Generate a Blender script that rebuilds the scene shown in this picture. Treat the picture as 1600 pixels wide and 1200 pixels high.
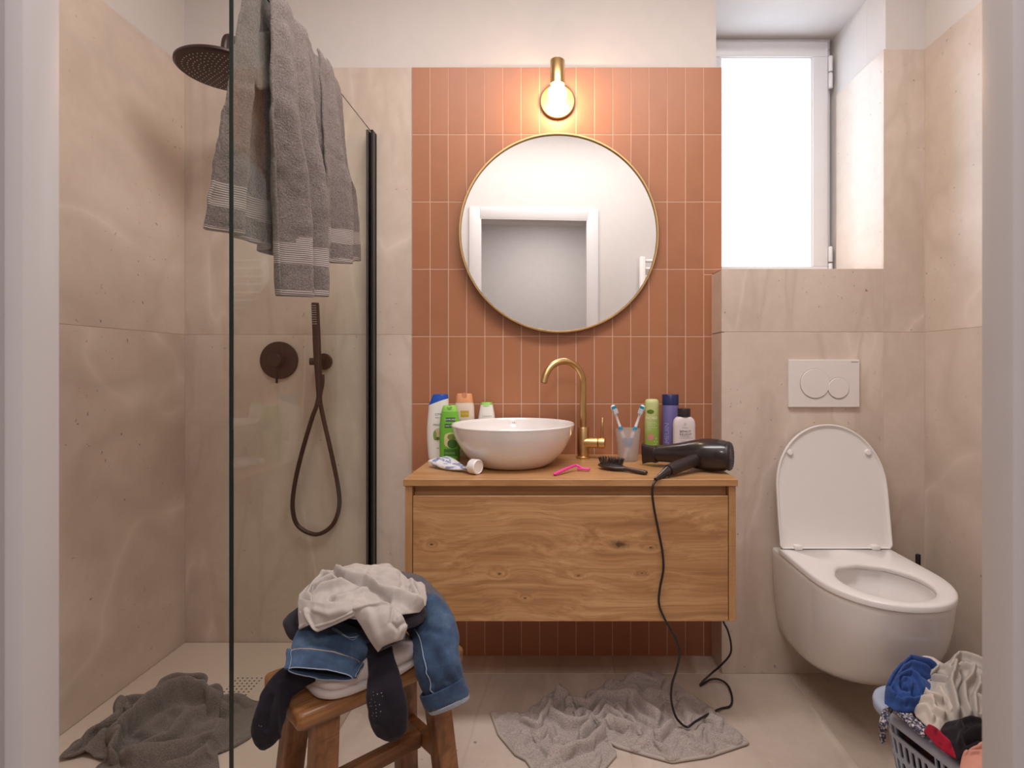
import bpy, bmesh, math, random
import numpy as np
from mathutils import Vector, Matrix, noise
R = math.radians
PI = math.pi
SC = bpy.context.scene
COL = SC.collection
for o in list(bpy.data.objects):
    bpy.data.objects.remove(o)

# ------------------------------------------------------------------ camera
cam_data = bpy.data.cameras.new('camera')
cam = bpy.data.objects.new('camera', cam_data)
COL.objects.link(cam)
cam.location = (0, 0, 1.0635)
cam.rotation_euler = (R(90), 0, 0)
cam_data.sensor_width = 36
cam_data.lens = 36 * 873 / 1600
cam_data.shift_x = -68 / 1600
cam_data.shift_y = -27 / 1600
cam_data.clip_start = 0.05
cam_data.dof.use_dof = True
cam_data.dof.focus_distance = 1.75
cam_data.dof.aperture_fstop = 11
SC.camera = cam

# ------------------------------------------------------------------ light and exposure
SC.view_settings.view_transform = 'Standard'
SC.view_settings.look = 'None'
SC.view_settings.gamma = 1
SC.view_settings.use_curve_mapping = False
SC.view_settings.exposure = 0.0
world = bpy.data.worlds.new('world')
SC.world = world
world.use_nodes = True
world.node_tree.nodes['Background'].inputs[0].default_value = (0.80, 0.88, 1.0, 1)
world.node_tree.nodes['Background'].inputs[1].default_value = 1.0
SC.cycles.max_bounces = 10
SC.cycles.transparent_max_bounces = 16
SC.cycles.diffuse_bounces = 6
SC.cycles.caustics_reflective = False
SC.cycles.caustics_refractive = False
SC.cycles.use_denoising = True

def area_light(name, loc, rot, size, power, color, shape='DISK', size_y=None):
    l = bpy.data.lights.new(name, 'AREA')
    l.shape = shape; l.size = size
    if size_y: l.size_y = size_y
    l.energy = power; l.color = color
    o = bpy.data.objects.new(name, l)
    COL.objects.link(o); o.location = loc; o.rotation_euler = rot
    return o
area_light('ceiling_light', (0.05, 1.02, 2.67), (0, 0, 0), 1.5, 31.0, (1.0, 0.955, 0.935), 'RECTANGLE', 0.40)
area_light('hall_light', (0.1, -0.75, 2.55), (0, 0, 0), 0.5, 23.0, (1.0, 0.93, 0.92))
WINDOW_STRENGTH = 3.7
BULB_STRENGTH = 98.0

# ------------------------------------------------------------------ helpers: objects
WORLD = {}
def props(o, label=None, cat=None, group=None, kind=None):
    if label: o['label'] = label
    if cat: o['category'] = cat
    if group: o['group'] = group
    if kind: o['kind'] = kind
    return o
def wm(o):
    return WORLD.get(o.name, Matrix.Identity(4))
def thing(name, label=None, cat=None, loc=(0, 0, 0), rz=0.0, group=None, kind=None, parent=None):
    o = bpy.data.objects.new(name, None)
    o.empty_display_size = 0.05
    COL.objects.link(o)
    o.location = loc; o.rotation_euler = (0, 0, rz)
    WORLD[o.name] = Matrix.Translation(Vector(loc)) @ Matrix.Rotation(rz, 4, 'Z')
    props(o, label, cat, group, kind)
    if parent:
        o.parent = parent
    return o
def obj(name, bm, mat=None, parent=None, local=False, smooth=True, angle=40, origin=None, label=None, kind=None):
    """one mesh object; the bmesh is in world space unless local"""
    me = bpy.data.meshes.new(name)
    M = Matrix.Identity(4)
    if parent is not None and not local:
        M = wm(parent).inverted()
    elif parent is None and origin is not None:
        M = Matrix.Translation(-Vector(origin))
    bm.transform(M)
    bmesh.ops.recalc_face_normals(bm, faces=bm.faces) if getattr(bm, 'faces', None) and len(bm.faces) < 60000 and not bm_norecalc.get(id(bm)) else None
    bm.to_mesh(me); bm.free()
    if smooth:
        for p in me.polygons: p.use_smooth = True
        if angle < 180:
            me.set_sharp_from_angle(angle=R(angle))
    o = bpy.data.objects.new(name, me)
    COL.objects.link(o)
    if mat:
        for m in (mat if isinstance(mat, (list, tuple)) else [mat]): me.materials.append(m)
    if parent is not None:
        o.parent = parent
        WORLD[o.name] = wm(parent).copy()
    else:
        loc = Vector(origin) if origin is not None else Vector((0, 0, 0))
        o.location = loc
        WORLD[o.name] = Matrix.Translation(loc)
    if label: o['label'] = label
    if kind: o['kind'] = kind
    return o
bm_norecalc = {}
def copy_obj(src, parent, loc):
    c = src.copy(); COL.objects.link(c); c.parent = parent; c.location = loc
    return c

# ------------------------------------------------------------------ helpers: shapes
def BM():
    return bmesh.new()
def box(bm, x0, x1, y0, y1, z0, z1, bevel=0.0, seg=2, M=None):
    vs = [bm.verts.new(v) for v in [(x0,y0,z0),(x1,y0,z0),(x1,y1,z0),(x0,y1,z0),(x0,y0,z1),(x1,y0,z1),(x1,y1,z1),(x0,y1,z1)]]
    fs = [bm.faces.new([vs[i] for i in f]) for f in [(0,3,2,1),(4,5,6,7),(0,1,5,4),(1,2,6,5),(2,3,7,6),(3,0,4,7)]]
    if M is not None:
        for v in vs: v.co = M @ v.co
    if bevel > 0:
        es = {e for f in fs for e in f.edges}
        bmesh.ops.bevel(bm, geom=list(es), offset=bevel, segments=seg, affect='EDGES', profile=0.5)
    return bm
def frame_from(d, up=None):
    d = Vector(d).normalized()
    u = Vector(up) if up is not None else (Vector((0,0,1)) if abs(d.z) < 0.95 else Vector((0,1,0)))
    a = u.cross(d).normalized()
    b = d.cross(a).normalized()
    return a, b
def ring_loft(bm, rings, cap0=True, cap1=True, closed=False):
    """rings: list of lists of points, all the same length, closed loops"""
    V = [[bm.verts.new(p) for p in r] for r in rings]
    n = len(rings[0])
    m = len(V)
    for i in range(m if closed else m - 1):
        A, B = V[i], V[(i+1) % m]
        for k in range(n):
            bm.faces.new((A[k], A[(k+1)%n], B[(k+1)%n], B[k]))
    if not closed:
        if cap0: bm.faces.new(list(reversed(V[0])))
        if cap1: bm.faces.new(V[-1])
    return V
def lathe(bm, prof, center=(0,0,0), axis=(0,0,1), seg=32, cap0=True, cap1=True):
    """prof: (radius, height) pairs along the axis"""
    a, b = frame_from(axis); d = Vector(axis).normalized(); c = Vector(center)
    rings = []
    for r, h in prof:
        r = max(r, 1e-5)
        rings.append([c + d*h + (a*math.cos(2*PI*k/seg) + b*math.sin(2*PI*k/seg))*r for k in range(seg)])
    return ring_loft(bm, rings, cap0, cap1)
def spline(pts, n):
    """Catmull-Rom through pts (any dimension), n points per span"""
    P = [np.array(p, float) for p in pts]
    P = [2*P[0]-P[1]] + P + [2*P[-1]-P[-2]]
    out = []
    for i in range(1, len(P)-2):
        p0, p1, p2, p3 = P[i-1:i+3]
        for k in range(n):
            t = k/n
            out.append(0.5*((2*p1)+(-p0+p2)*t+(2*p0-5*p1+4*p2-p3)*t*t+(-p0+3*p1-3*p2+p3)*t**3))
    out.append(P[-2])
    return out
def tube(bm, pts, rad, seg=12, cap=True, flat=1.0, up=None):
    """sweep a circle (or an ellipse: flat = second radius ratio) along pts; rad is a number or a list"""
    pts = [Vector(p) for p in pts]
    n = len(pts)
    rings = []
    a = None
    for i, p in enumerate(pts):
        d = (pts[min(i+1, n-1)] - pts[max(i-1, 0)]).normalized()
        if a is None or up is not None:
            a, b = frame_from(d, up)
        else:
            a = (a - d*a.dot(d)).normalized(); b = d.cross(a)
        r = rad[i] if hasattr(rad, '__len__') else rad
        fl = flat[i] if hasattr(flat, '__len__') else flat
        rings.append([p + a*math.cos(2*PI*k/seg)*r + b*math.sin(2*PI*k/seg)*r*fl for k in range(seg)])
    return ring_loft(bm, rings, cap, cap)
def disc_outline(cx, cy, rx, ry, n=48, p=2.0):
    out = []
    for k in range(n):
        t = 2*PI*k/n
        c, s = math.cos(t), math.sin(t)
        out.append((cx + rx*math.copysign(abs(c)**(2/p), c), cy + ry*math.copysign(abs(s)**(2/p), s)))
    return out
def rrect(x0, x1, z0, z1, r, n=6):
    out = []
    for cx, cz, a0 in ((x1-r, z1-r, 0), (x0+r, z1-r, 90), (x0+r, z0+r, 180), (x1-r, z0+r, 270)):
        for k in range(n+1):
            a = R(a0 + 90*k/n)
            out.append((cx + r*math.cos(a), cz + r*math.sin(a)))
    return out
def at(px, py, Y):
    """a point of the photograph (1600 x 1200) at the distance Y"""
    return Vector(((px-868)/873*Y, Y, 1.0635-(py-573)/873*Y))
def at_z(px, py, z):
    """a point of the photograph on the level z"""
    Y = (1.0635-z)*873/(py-573)
    return Vector(((px-868)/873*Y, Y, z))

# ------------------------------------------------------------------ helpers: materials
class NT:
    def __init__(self, name):
        self.m = bpy.data.materials.new(name); self.m.use_nodes = True
        self.t = self.m.node_tree; self.n = self.t.nodes
        self.p = self.n['Principled BSDF']; self.out = self.n['Material Output']
    def add(self, typ, **kw):
        nd = self.n.new(typ)
        for k, v in kw.items():
            if k in nd.inputs if isinstance(k, str) else False: pass
            setattr(nd, k, v)
        return nd
    def link(self, a, b): self.t.links.new(a, b)
    def coord(self, scale=(1,1,1), rot=(0,0,0), kind='Object', rand=0.0):
        tc = self.add('ShaderNodeTexCoord'); mp = self.add('ShaderNodeMapping')
        mp.inputs['Scale'].default_value = scale; mp.inputs['Rotation'].default_value = rot
        src = tc.outputs[kind]
        if rand:
            oi = self.add('ShaderNodeObjectInfo'); ml = self.add('ShaderNodeMath', operation='MULTIPLY')
            self.link(oi.outputs['Random'], ml.inputs[0]); ml.inputs[1].default_value = rand
            ad = self.add('ShaderNodeVectorMath', operation='ADD')
            self.link(src, ad.inputs[0]); self.link(ml.outputs[0], ad.inputs[1]); src = ad.outputs[0]
        self.link(src, mp.inputs['Vector'])
        return mp.outputs[0]
    def noise(self, vec, scale=5, detail=4, rough=0.5, dist=0.0):
        nd = self.add('ShaderNodeTexNoise')
        nd.inputs['Scale'].default_value = scale; nd.inputs['Detail'].default_value = detail
        nd.inputs['Roughness'].default_value = rough; nd.inputs['Distortion'].default_value = dist
        self.link(vec, nd.inputs['Vector'])
        return nd.outputs['Fac']
    def ramp(self, fac, stops):
        r = self.add('ShaderNodeValToRGB')
        el = r.color_ramp.elements
        while len(el) < len(stops): el.new(0.5)
        for e, (p, c) in zip(el, stops):
            e.position = p
            e.color = (c[0], c[1], c[2], 1) if hasattr(c, '__len__') else (c, c, c, 1)
        self.link(fac, r.inputs[0])
        return r.outputs[0]
    def mix(self, fac, a, b, mode='MIX'):
        m = self.add('ShaderNodeMix', data_type='RGBA', blend_type=mode)
        for sock, v in ((m.inputs[0], fac), (m.inputs[6], a), (m.inputs[7], b)):
            if hasattr(v, 'is_linked'): self.link(v, sock)
            elif hasattr(v, '__len__'): sock.default_value = (v[0], v[1], v[2], 1)
            else: sock.default_value = v
        return m.outputs[2]
    def math(self, op, a, b=0.0, clamp=False):
        m = self.add('ShaderNodeMath', operation=op); m.use_clamp = clamp
        for s, v in ((m.inputs[0], a), (m.inputs[1], b)):
            if hasattr(v, 'is_linked'): self.link(v, s)
            else: s.default_value = v
        return m.outputs[0]
    def bump(self, h, strength=0.2, dist=0.01):
        b = self.add('ShaderNodeBump'); b.inputs['Strength'].default_value = strength; b.inputs['Distance'].default_value = dist
        self.link(h, b.inputs['Height']); self.link(b.outputs[0], self.p.inputs['Normal'])
    def set(self, color=None, rough=None, metal=None, **kw):
        p = self.p
        for key, v in (('Base Color', color), ('Roughness', rough), ('Metallic', metal)):
            if v is None: continue
            if hasattr(v, 'is_linked'): self.link(v, p.inputs[key])
            elif hasattr(v, '__len__'): p.inputs[key].default_value = (v[0], v[1], v[2], 1)
            else: p.inputs[key].default_value = v
        for k, v in kw.items():
            p.inputs[k.replace('_', ' ')].default_value = v
        return self.m

def plain(name, color, rough=0.5, metal=0.0, bump=0.0, bscale=80, var=0.06, **kw):
    """plain procedural material: a faint mottling and a fine relief"""
    t = NT(name)
    v = t.coord()
    n = t.noise(v, bscale*0.3, 3)
    c = t.mix(t.ramp(n, [(0.3, 0.0), (0.7, 1.0)]), [x*(1-var) for x in color], [min(1, x*(1+var)) for x in color])
    t.set(c, rough, metal, **kw)
    if bump: t.bump(t.noise(v, bscale, 3), bump, 0.004)
    return t.m

def stone_mat(name, tint=1.0, rot=(0, 0, 0), rough=0.30):
    t = NT(name)
    v = t.coord(rot=rot, rand=7.0)
    big = t.noise(v, 1.6, 5, 0.55, 0.6)
    fine = t.noise(v, 26, 5, 0.65)
    base = t.ramp(big, [(0.28, [x*tint for x in (0.52, 0.425, 0.350)]), (0.5, [x*tint for x in (0.59, 0.495, 0.42)]), (0.74, [x*tint for x in (0.66, 0.565, 0.49)])])
    base = t.mix(0.10, base, t.ramp(fine, [(0.3, 0.25), (0.7, 0.75)]), 'OVERLAY')
    # pale veins: thin iso-lines of a stretched noise
    vv = t.coord(scale=(1.6, 0.35, 0.45), rot=(R(38), R(32), 0), rand=5.0)
    vn = t.noise(vv, 1.3, 4, 0.45, 0.25)
    vein = t.ramp(t.math('ABSOLUTE', t.math('SUBTRACT', vn, 0.52)), [(0.0, 0.55), (0.005, 0.28), (0.020, 0.0)])
    base = t.mix(vein, base, [x*tint for x in (0.76, 0.67, 0.585)])
    v2 = t.noise(vv, 3.1, 3, 0.5, 0.4)
    soft = t.ramp(t.math('ABSOLUTE', t.math('SUBTRACT', v2, 0.47)), [(0.0, 0.45), (0.05, 0.0)])
    base = t.mix(soft, base, [x*tint for x in (0.47, 0.38, 0.31)])
    # little dark pits in patches
    pit = t.noise(v, 58, 2, 0.5)
    mask = t.noise(v, 3.3, 2, 0.5)
    p = t.math('MULTIPLY', t.ramp(pit, [(0.70, 0.0), (0.76, 1.0)]), t.ramp(mask, [(0.46, 0.0), (0.60, 0.9)]))
    base = t.mix(p, base, [x*tint for x in (0.22, 0.165, 0.125)])
    t.set(base, rough)
    t.bump(t.noise(v, 12, 6, 0.6), 0.05, 0.01)
    return t.m

def wood_mat(name, c_dark, c_mid, c_light, grain=(1.2, 30, 30), knots=True, rough=0.42, rot=(0, 0, 0), rand=3.0, warpk=4.0, spots=()):
    t = NT(name)
    v = t.coord(scale=grain, rot=rot, rand=rand)
    iso = t.coord(rot=rot, rand=rand)
    kv = t.coord(scale=(2.2, 5.0, 5.0), rot=rot, rand=rand)
    warp = t.noise(kv, 0.9, 2, 0.5)
    wv = t.add('ShaderNodeVectorMath', operation='ADD')
    sc = t.add('ShaderNodeVectorMath', operation='SCALE'); sc.inputs[3].default_value = warpk
    cmb = t.add('ShaderNodeCombineXYZ'); t.link(warp, cmb.inputs[1]); t.link(warp, cmb.inputs[2])
    bend = None; dark = None
    for sx_, sz_, sr_ in spots:                    # knots of the board: the grain bends round them
        px_ = t.add('ShaderNodeVectorMath', operation='SUBTRACT'); t.link(iso, px_.inputs[0]); px_.inputs[1].default_value = (sx_, 0, sz_)
        sq_ = t.add('ShaderNodeVectorMath', operation='MULTIPLY'); t.link(px_.outputs[0], sq_.inputs[0]); sq_.inputs[1].default_value = (0.55/sr_, 0, 1.0/sr_)
        ln_ = t.add('ShaderNodeVectorMath', operation='LENGTH'); t.link(sq_.outputs[0], ln_.inputs[0])
        b_ = t.ramp(t.math('MULTIPLY', ln_.outputs['Value'], 0.2), [(0.0, 0.22), (0.18, 0.15), (0.55, 0.03), (0.95, 0.0)])
        d_ = t.ramp(t.math('ADD', ln_.outputs['Value'], t.math('MULTIPLY', t.noise(iso, 160, 2), 0.5)), [(0.40, 1.0), (0.62, 0.45), (0.95, 0.0)])
        bend = b_ if bend is None else t.math('ADD', bend, t.math('MULTIPLY', b_, 1.0)); dark = d_ if dark is None else t.math('MAXIMUM', dark, d_)
    if bend is not None:
        warp = t.math('ADD', warp, bend); t.link(warp, cmb.inputs[1]); t.link(warp, cmb.inputs[2])
    t.link(cmb.outputs[0], sc.inputs[0]); t.link(v, wv.inputs[0]); t.link(sc.outputs[0], wv.inputs[1])
    g = t.noise(wv.outputs[0], 1.0, 5, 0.6, 0.3)
    col = t.ramp(g, [(0.28, c_dark), (0.48, c_mid), (0.72, c_light)])
    pv = t.coord(scale=(8, 420, 420), rot=rot, rand=rand)
    pores = t.noise(pv, 1.0, 2, 0.5)
    col = t.mix(t.ramp(pores, [(0.25, 0.35), (0.42, 0.0)]), col, [x*0.55 for x in c_dark])
    if knots:
        vo = t.add('ShaderNodeTexVoronoi'); vo.inputs['Scale'].default_value = 1.0
        kk = t.coord(scale=(5.5, 9, 9), rot=rot, rand=rand)
        t.link(kk, vo.inputs['Vector'])
        kcol = t.ramp(vo.outputs['Distance'], [(0.0, 0.95), (0.035, 0.6), (0.075, 0.0)])
        sel = t.ramp(t.noise(iso, 4.0, 1), [(0.50, 0.0), (0.56, 1.0)])
        col = t.mix(t.math('MULTIPLY', kcol, sel), col, [x*0.22 for x in c_dark])
    fine_v = t.add('ShaderNodeVectorMath', operation='MULTIPLY'); t.link(wv.outputs[0], fine_v.inputs[0]); fine_v.inputs[1].default_value = (1.6, 3.7, 3.7)
    col = t.mix(t.ramp(t.noise(fine_v.outputs[0], 1.0, 3, 0.6), [(0.36, 0.45), (0.52, 0.0)]), col, c_dark)
    if spots: col = t.mix(t.math('MULTIPLY', dark, 0.85), col, [x*0.16 for x in c_dark])
    t.set(col, rough)
    t.bump(g, 0.06, 0.004)
    return t.m

def terry_mat(name, color, scale=420, strength=0.75, rough=0.95):
    t = NT(name)
    v = t.coord()
    loops = t.noise(v, scale, 3, 0.7)
    clump = t.noise(v, scale*0.16, 3, 0.6)
    h = t.math('ADD', loops, t.math('MULTIPLY', clump, 0.6))
    c = t.mix(t.ramp(loops, [(0.35, 0.0), (0.65, 1.0)]), [x*0.72 for x in color], [min(1, x*1.28) for x in color])
    t.set(c, rough, Sheen_Weight=0.25, Specular_IOR_Level=0.15)
    t.bump(h, strength, 0.006)
    return t.m

def cloth_mat(name, color, scale=900, strength=0.25, var=0.10, rough=0.9, blotch=None):
    t = NT(name)
    v = t.coord()
    w = t.noise(v, scale, 2, 0.6)
    lo = t.noise(v, 9, 4, 0.6)
    c = t.mix(t.ramp(lo, [(0.3, 0.0), (0.7, 1.0)]), [x*(1-var) for x in color], [min(1, x*(1+var)) for x in color])
    c = t.mix(t.ramp(w, [(0.35, 0.16), (0.6, 0.0)]), c, [x*0.5 for x in color])
    if blotch:
        b = t.noise(v, 30, 3, 0.6)
        c = t.mix(t.ramp(b, [(0.5, 0.0), (0.6, 0.85)]), c, blotch)
    t.set(c, rough, Sheen_Weight=0.08, Specular_IOR_Level=0.2)
    t.bump(w, strength, 0.002)
    return t.m

def glass_mat(name, tint, ior=1.5, rough=0.0):
    """clear sheet glass: fresnel mix of a see-through tint and a mirror reflection"""
    t = NT(name)
    t.n.remove(t.p)
    tr = t.add('ShaderNodeBsdfTransparent'); tr.inputs[0].default_value = (*tint, 1)
    gl = t.add('ShaderNodeBsdfGlossy'); gl.inputs['Roughness'].default_value = rough
    fr = t.add('ShaderNodeFresnel'); fr.inputs['IOR'].default_value = ior
    mx = t.add('ShaderNodeMixShader')
    ge = t.add('ShaderNodeNewGeometry')           # only the outer face of the sheet mirrors
    fac = t.math('MULTIPLY', t.math('MULTIPLY', fr.outputs[0], 0.65), t.math('SUBTRACT', 1.0, ge.outputs['Backfacing']), True)
    t.link(fac, mx.inputs[0]); t.link(tr.outputs[0], mx.inputs[1]); t.link(gl.outputs[0], mx.inputs[2])
    t.link(mx.outputs[0], t.out.inputs[0])
    return t.m

M_plaster = plain('plaster', (0.64, 0.595, 0.57), 0.85, bump=0.05, bscale=60, var=0.015)
M_plaster_dimmed = plain('plaster_dimmed', (0.60, 0.57, 0.555), 0.85, bump=0.05, bscale=60, var=0.015)  # same plaster, colour darkened because the entrance wall comes out overlit
M_paint = plain('white_paint', (0.60, 0.58, 0.585), 0.35, var=0.01)
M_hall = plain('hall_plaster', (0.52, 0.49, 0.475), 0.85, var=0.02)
M_stone_left = stone_mat('stone_left', 1.12, rot=(0, 0, 0))
M_stone = stone_mat('stone_wall', 1.05, rot=(R(90), R(35), 0))
M_stone_right = stone_mat('stone_right', 1.05, rot=(R(20), 0, R(60)))
M_floor = stone_mat('stone_floor', 1.0, rot=(R(10), R(70), R(35)), rough=0.34)
M_grout = plain('grout', (0.60, 0.48, 0.40), 0.9, var=0.03)
M_pinkgrout = plain('pink_grout', (0.62, 0.40, 0.30), 0.9, var=0.03)
t = NT('terracotta')
v = t.coord(rand=3.0)
oi = t.add('ShaderNodeObjectInfo')
c = t.mix(oi.outputs['Random'], (0.355, 0.142, 0.068), (0.41, 0.168, 0.082))
c = t.mix(t.ramp(t.noise(v, 14, 4), [(0.3, 0.0), (0.7, 0.5)]), c, (0.43, 0.180, 0.092))
t.set(c, 0.42); t.bump(t.noise(v, 9, 3), 0.06, 0.01)
M_terracotta = t.m
M_oak = wood_mat('oak', (0.36, 0.178, 0.070), (0.47, 0.250, 0.108), (0.56, 0.325, 0.155), rand=0.0)
M_oak_v = wood_mat('oak_upright', (0.36, 0.178, 0.070), (0.45, 0.240, 0.104), (0.54, 0.31, 0.148), grain=(30, 30, 1.2), knots=False, rand=3.0)
M_stoolwood = wood_mat('stool_wood', (0.105, 0.042, 0.015), (0.25, 0.108, 0.037), (0.40, 0.195, 0.076), grain=(2.0, 26, 26), rough=0.4)
M_legwood = wood_mat('stool_leg_wood', (0.090, 0.036, 0.013), (0.20, 0.084, 0.030), (0.32, 0.145, 0.054), grain=(30, 30, 2.0), knots=False, rough=0.42)
M_brass = plain('brushed_brass', (0.66, 0.45, 0.21), 0.32, 1.0, var=0.04)
M_brass_disc = plain('satin_brass_dimmed', (0.50, 0.32, 0.13), 0.55, 1.0, var=0.04)  # rougher brass, colour darkened to hold down the bulb's glare on the disc
M_black = plain('bronze_black_metal', (0.048, 0.026, 0.024), 0.38, 0.35, var=0.05)
M_profile = plain('black_profile', (0.012, 0.011, 0.012), 0.35, 0.3, var=0.05)
M_ceramic = plain('white_ceramic', (0.83, 0.80, 0.79), 0.10, var=0.005, Coat_Weight=0.5)
M_white_plastic = plain('white_plastic', (0.82, 0.79, 0.78), 0.28, var=0.005)
M_tray = plain('shower_tray_resin', (0.66, 0.555, 0.475), 0.45, bump=0.04, bscale=120, var=0.02)
M_glass = glass_mat('shower_glass', (0.955, 0.965, 0.945))
M_glass_edge = plain('glass_edge', (0.006, 0.020, 0.017), 0.12, var=0.02)
t = NT('mirror_silver'); M_mirror = t.set((0.90, 0.90, 0.89), 0.0, 1.0)

# ------------------------------------------------------------------ setting
YB, YP = 2.055, 1.937           # face of the back wall, face of the low wall behind the toilet
XL, XR = -1.362, 1.280          # faces of the side walls
YF0, YF1 = 0.290, 0.404         # entrance wall
ZS, ZC = 2.165, 2.70            # top of the stone, ceiling
T = 0.008                       # slab thickness
DX0, DX1, DZ = -0.369, 0.317, 2.02   # door opening

def structure(name, bm, mat, **kw):
    o = obj(name, bm, mat, smooth=False, **kw); o['kind'] = 'structure'; return o
def slabs(wall, mat, pieces, name='stone_slab', bevel=0.0006, bed=None):
    for p in pieces:
        obj(name, box(BM(), *p, bevel=bevel, seg=1), mat, wall, smooth=False)
    if bed:                                     # pale grout just below the face of the slabs
        obj('joint_grout', box(BM(), *bed), M_grout, wall, smooth=False)

# floor: concrete bed with stone tiles
fl = structure('floor', box(BM(), XL-0.1, XR+0.1, -1.6, YB+0.12, -0.12, -0.0012), M_grout)
G = 0.0009
for y0, y1, off in ((YP, YB, 0.205), (0.737, YP, 0.205), (-0.463, 0.737, 0.505), (-1.6, -0.463, 0.205)):
    x = off - 3*0.6
    while x < XR:
        a, b = max(x, XL), min(x+0.6, XR)
        if b - a > 0.02:
            obj('floor_tile', box(BM(), a+G, b-G, y0+G, y1-G, -0.012, 0.0, 0.0008, 1), M_floor, fl, smooth=False)
        x += 0.6

# left wall
wl = structure('wall_left', box(BM(), XL-0.14, XL-T, YF1, YB+0.14, 0, ZC), M_plaster)
slabs(wl, M_stone_left, [(XL-T-0.001, XL, a+G, b-G, z0+G, z1-G) for a, b in ((YF1, 0.855), (0.855, YB-G)) for z0, z1 in ((0.0, 1.181), (1.181, ZS))], bed=(XL-T, XL-0.0010, YF1, YB, 0, ZS-0.001))
# right wall
wr = structure('wall_right', box(BM(), XR+T, XR+0.14, YF1, YP+0.5, 0, ZC), M_plaster)
slabs(wr, M_stone_right, [(XR, XR+T+0.001, a+G, b-G, z0+G, z1-G) for a, b in ((YF1, 0.80), (0.80, YP)) for z0, z1 in ((0.0, 1.183), (1.183, ZS))], bed=(XR+0.0010, XR+T, YF1, YP, 0, ZS-0.001))
# back wall with the window niche, low wall behind the toilet
NX0, NX1, NZ0, NZ1, YW = 0.593, 1.149, 1.403, 2.420, 2.30
bm = BM()
box(bm, XL-0.1, NX0, YB+T, YB+0.45, 0, ZC)
box(bm, NX0, NX1, YB+T, YB+0.45, NZ1, ZC)
box(bm, NX0, XR+0.1, YB+T, YB+0.45, 0, NZ0-0.002)
box(bm, NX1, XR+0.1, YB+T, YB+0.45, NZ0-0.002, ZC)
wb = structure('wall_back', bm, M_plaster)
bm = BM()
box(bm, 0.576+T, XR+0.1, YP+T, YB+T-0.0005, 0, NZ0-0.002)
box(bm, NX1, XR+0.1, YP+T, YB+T-0.0005, NZ0-0.002, ZC)
wlow = structure('wall_inner', bm, M_plaster)
slabs(wb, M_stone, [(XL+G, -0.529, YB, YB+T+0.001, z0+G, z1-G) for z0, z1 in ((0.0, 1.181), (1.181, ZS))], bed=(XL, -0.531, YB+0.0010, YB+T, 0, ZS-0.001))
# low wall: front slabs, left return, column right of the niche, sill, right reveal
slabs(wlow, M_stone, [(0.576, NX1-0.0115, YP, YP+T+0.001, z0+G, z1) for z0, z1 in ((0.0, 1.183-G), (1.183+G, NZ0))], bed=(0.585, XR, YP+0.0010, YP+T, 0, NZ0-0.003))
slabs(wlow, M_stone, [(NX1-0.0115, XR-G, YP, YP+T+0.001, z0+G, z1-G) for z0, z1 in ((0.0, 1.183), (1.183, ZS))])
slabs(wlow, M_stone, [(0.576, 0.576+T+0.001, YP+T+0.001, YB, z0+G, z1) for z0, z1 in ((0.0, 1.183-G), (1.183+G, NZ0))])
slabs(wlow, M_stone, [(0.576, NX1-0.012, YP+T, YW-0.02, NZ0-0.003, NZ0)], 'sill_slab')
slabs(wlow, M_stone, [(NX1-0.0115, NX1, YP+T+0.001, YW-0.035, NZ0, ZS-G)], 'reveal_slab')
# pale grout beads in the corners of the room
for wall_, x_, y_ in ((wl, XL, YB), (wr, XR-0.002, YP)):
    obj('joint_grout', box(BM(), x_, x_+0.002, y_-0.002, y_, 0.0515 if x_ < 0 else 0, ZS), M_grout, wall_, smooth=False)
# terracotta tiles
tx0, px, pz, gap = -0.528, 0.06706, 0.2475, 0.0032
bm = BM(); box(bm, tx0, 0.612, YB-0.0002, YB+T+0.002, NZ0+0.001, ZS); box(bm, tx0, 0.576, YB-0.0002, YB+T+0.002, 0, NZ0+0.001)
obj('tile_grout', bm, M_pinkgrout, wb, smooth=False)
protos = {}
def terracotta(w, h, cx, cz):
    key = (round(w, 4), round(h, 4))
    if key not in protos:
        bm = BM(); box(bm, -w/2, w/2, -0.0012, 0.0045, -h/2, h/2, 0.0010, 1)
        protos[key] = obj('terracotta_tile', bm, M_terracotta, wb, local=True, smooth=False)
        protos[key].location = (cx, YB, cz)
    else:
        copy_obj(protos[key], wb, (cx, YB, cz))
for r in range(9):
    z1 = ZS - r*pz; z0 = max(0.0, z1 - pz)
    for c in range(17):
        x0 = tx0 + c*px; x1 = x0 + px
        if z0 < NZ0-0.02 and c == 16: x1 = 0.576
        if c == 16 and z1 > NZ0 > z0 + 0.02:        # the row that the sill cuts
            terracotta(px-gap, z1-NZ0-gap, x0+px/2, (z1+NZ0)/2)
            terracotta(x1-x0-gap, NZ0-z0-gap, (x0+x1)/2, (z0+NZ0)/2)
            continue
        terracotta(x1-x0-gap, z1-z0-gap, (x0+x1)/2, (z0+z1)/2)
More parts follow.
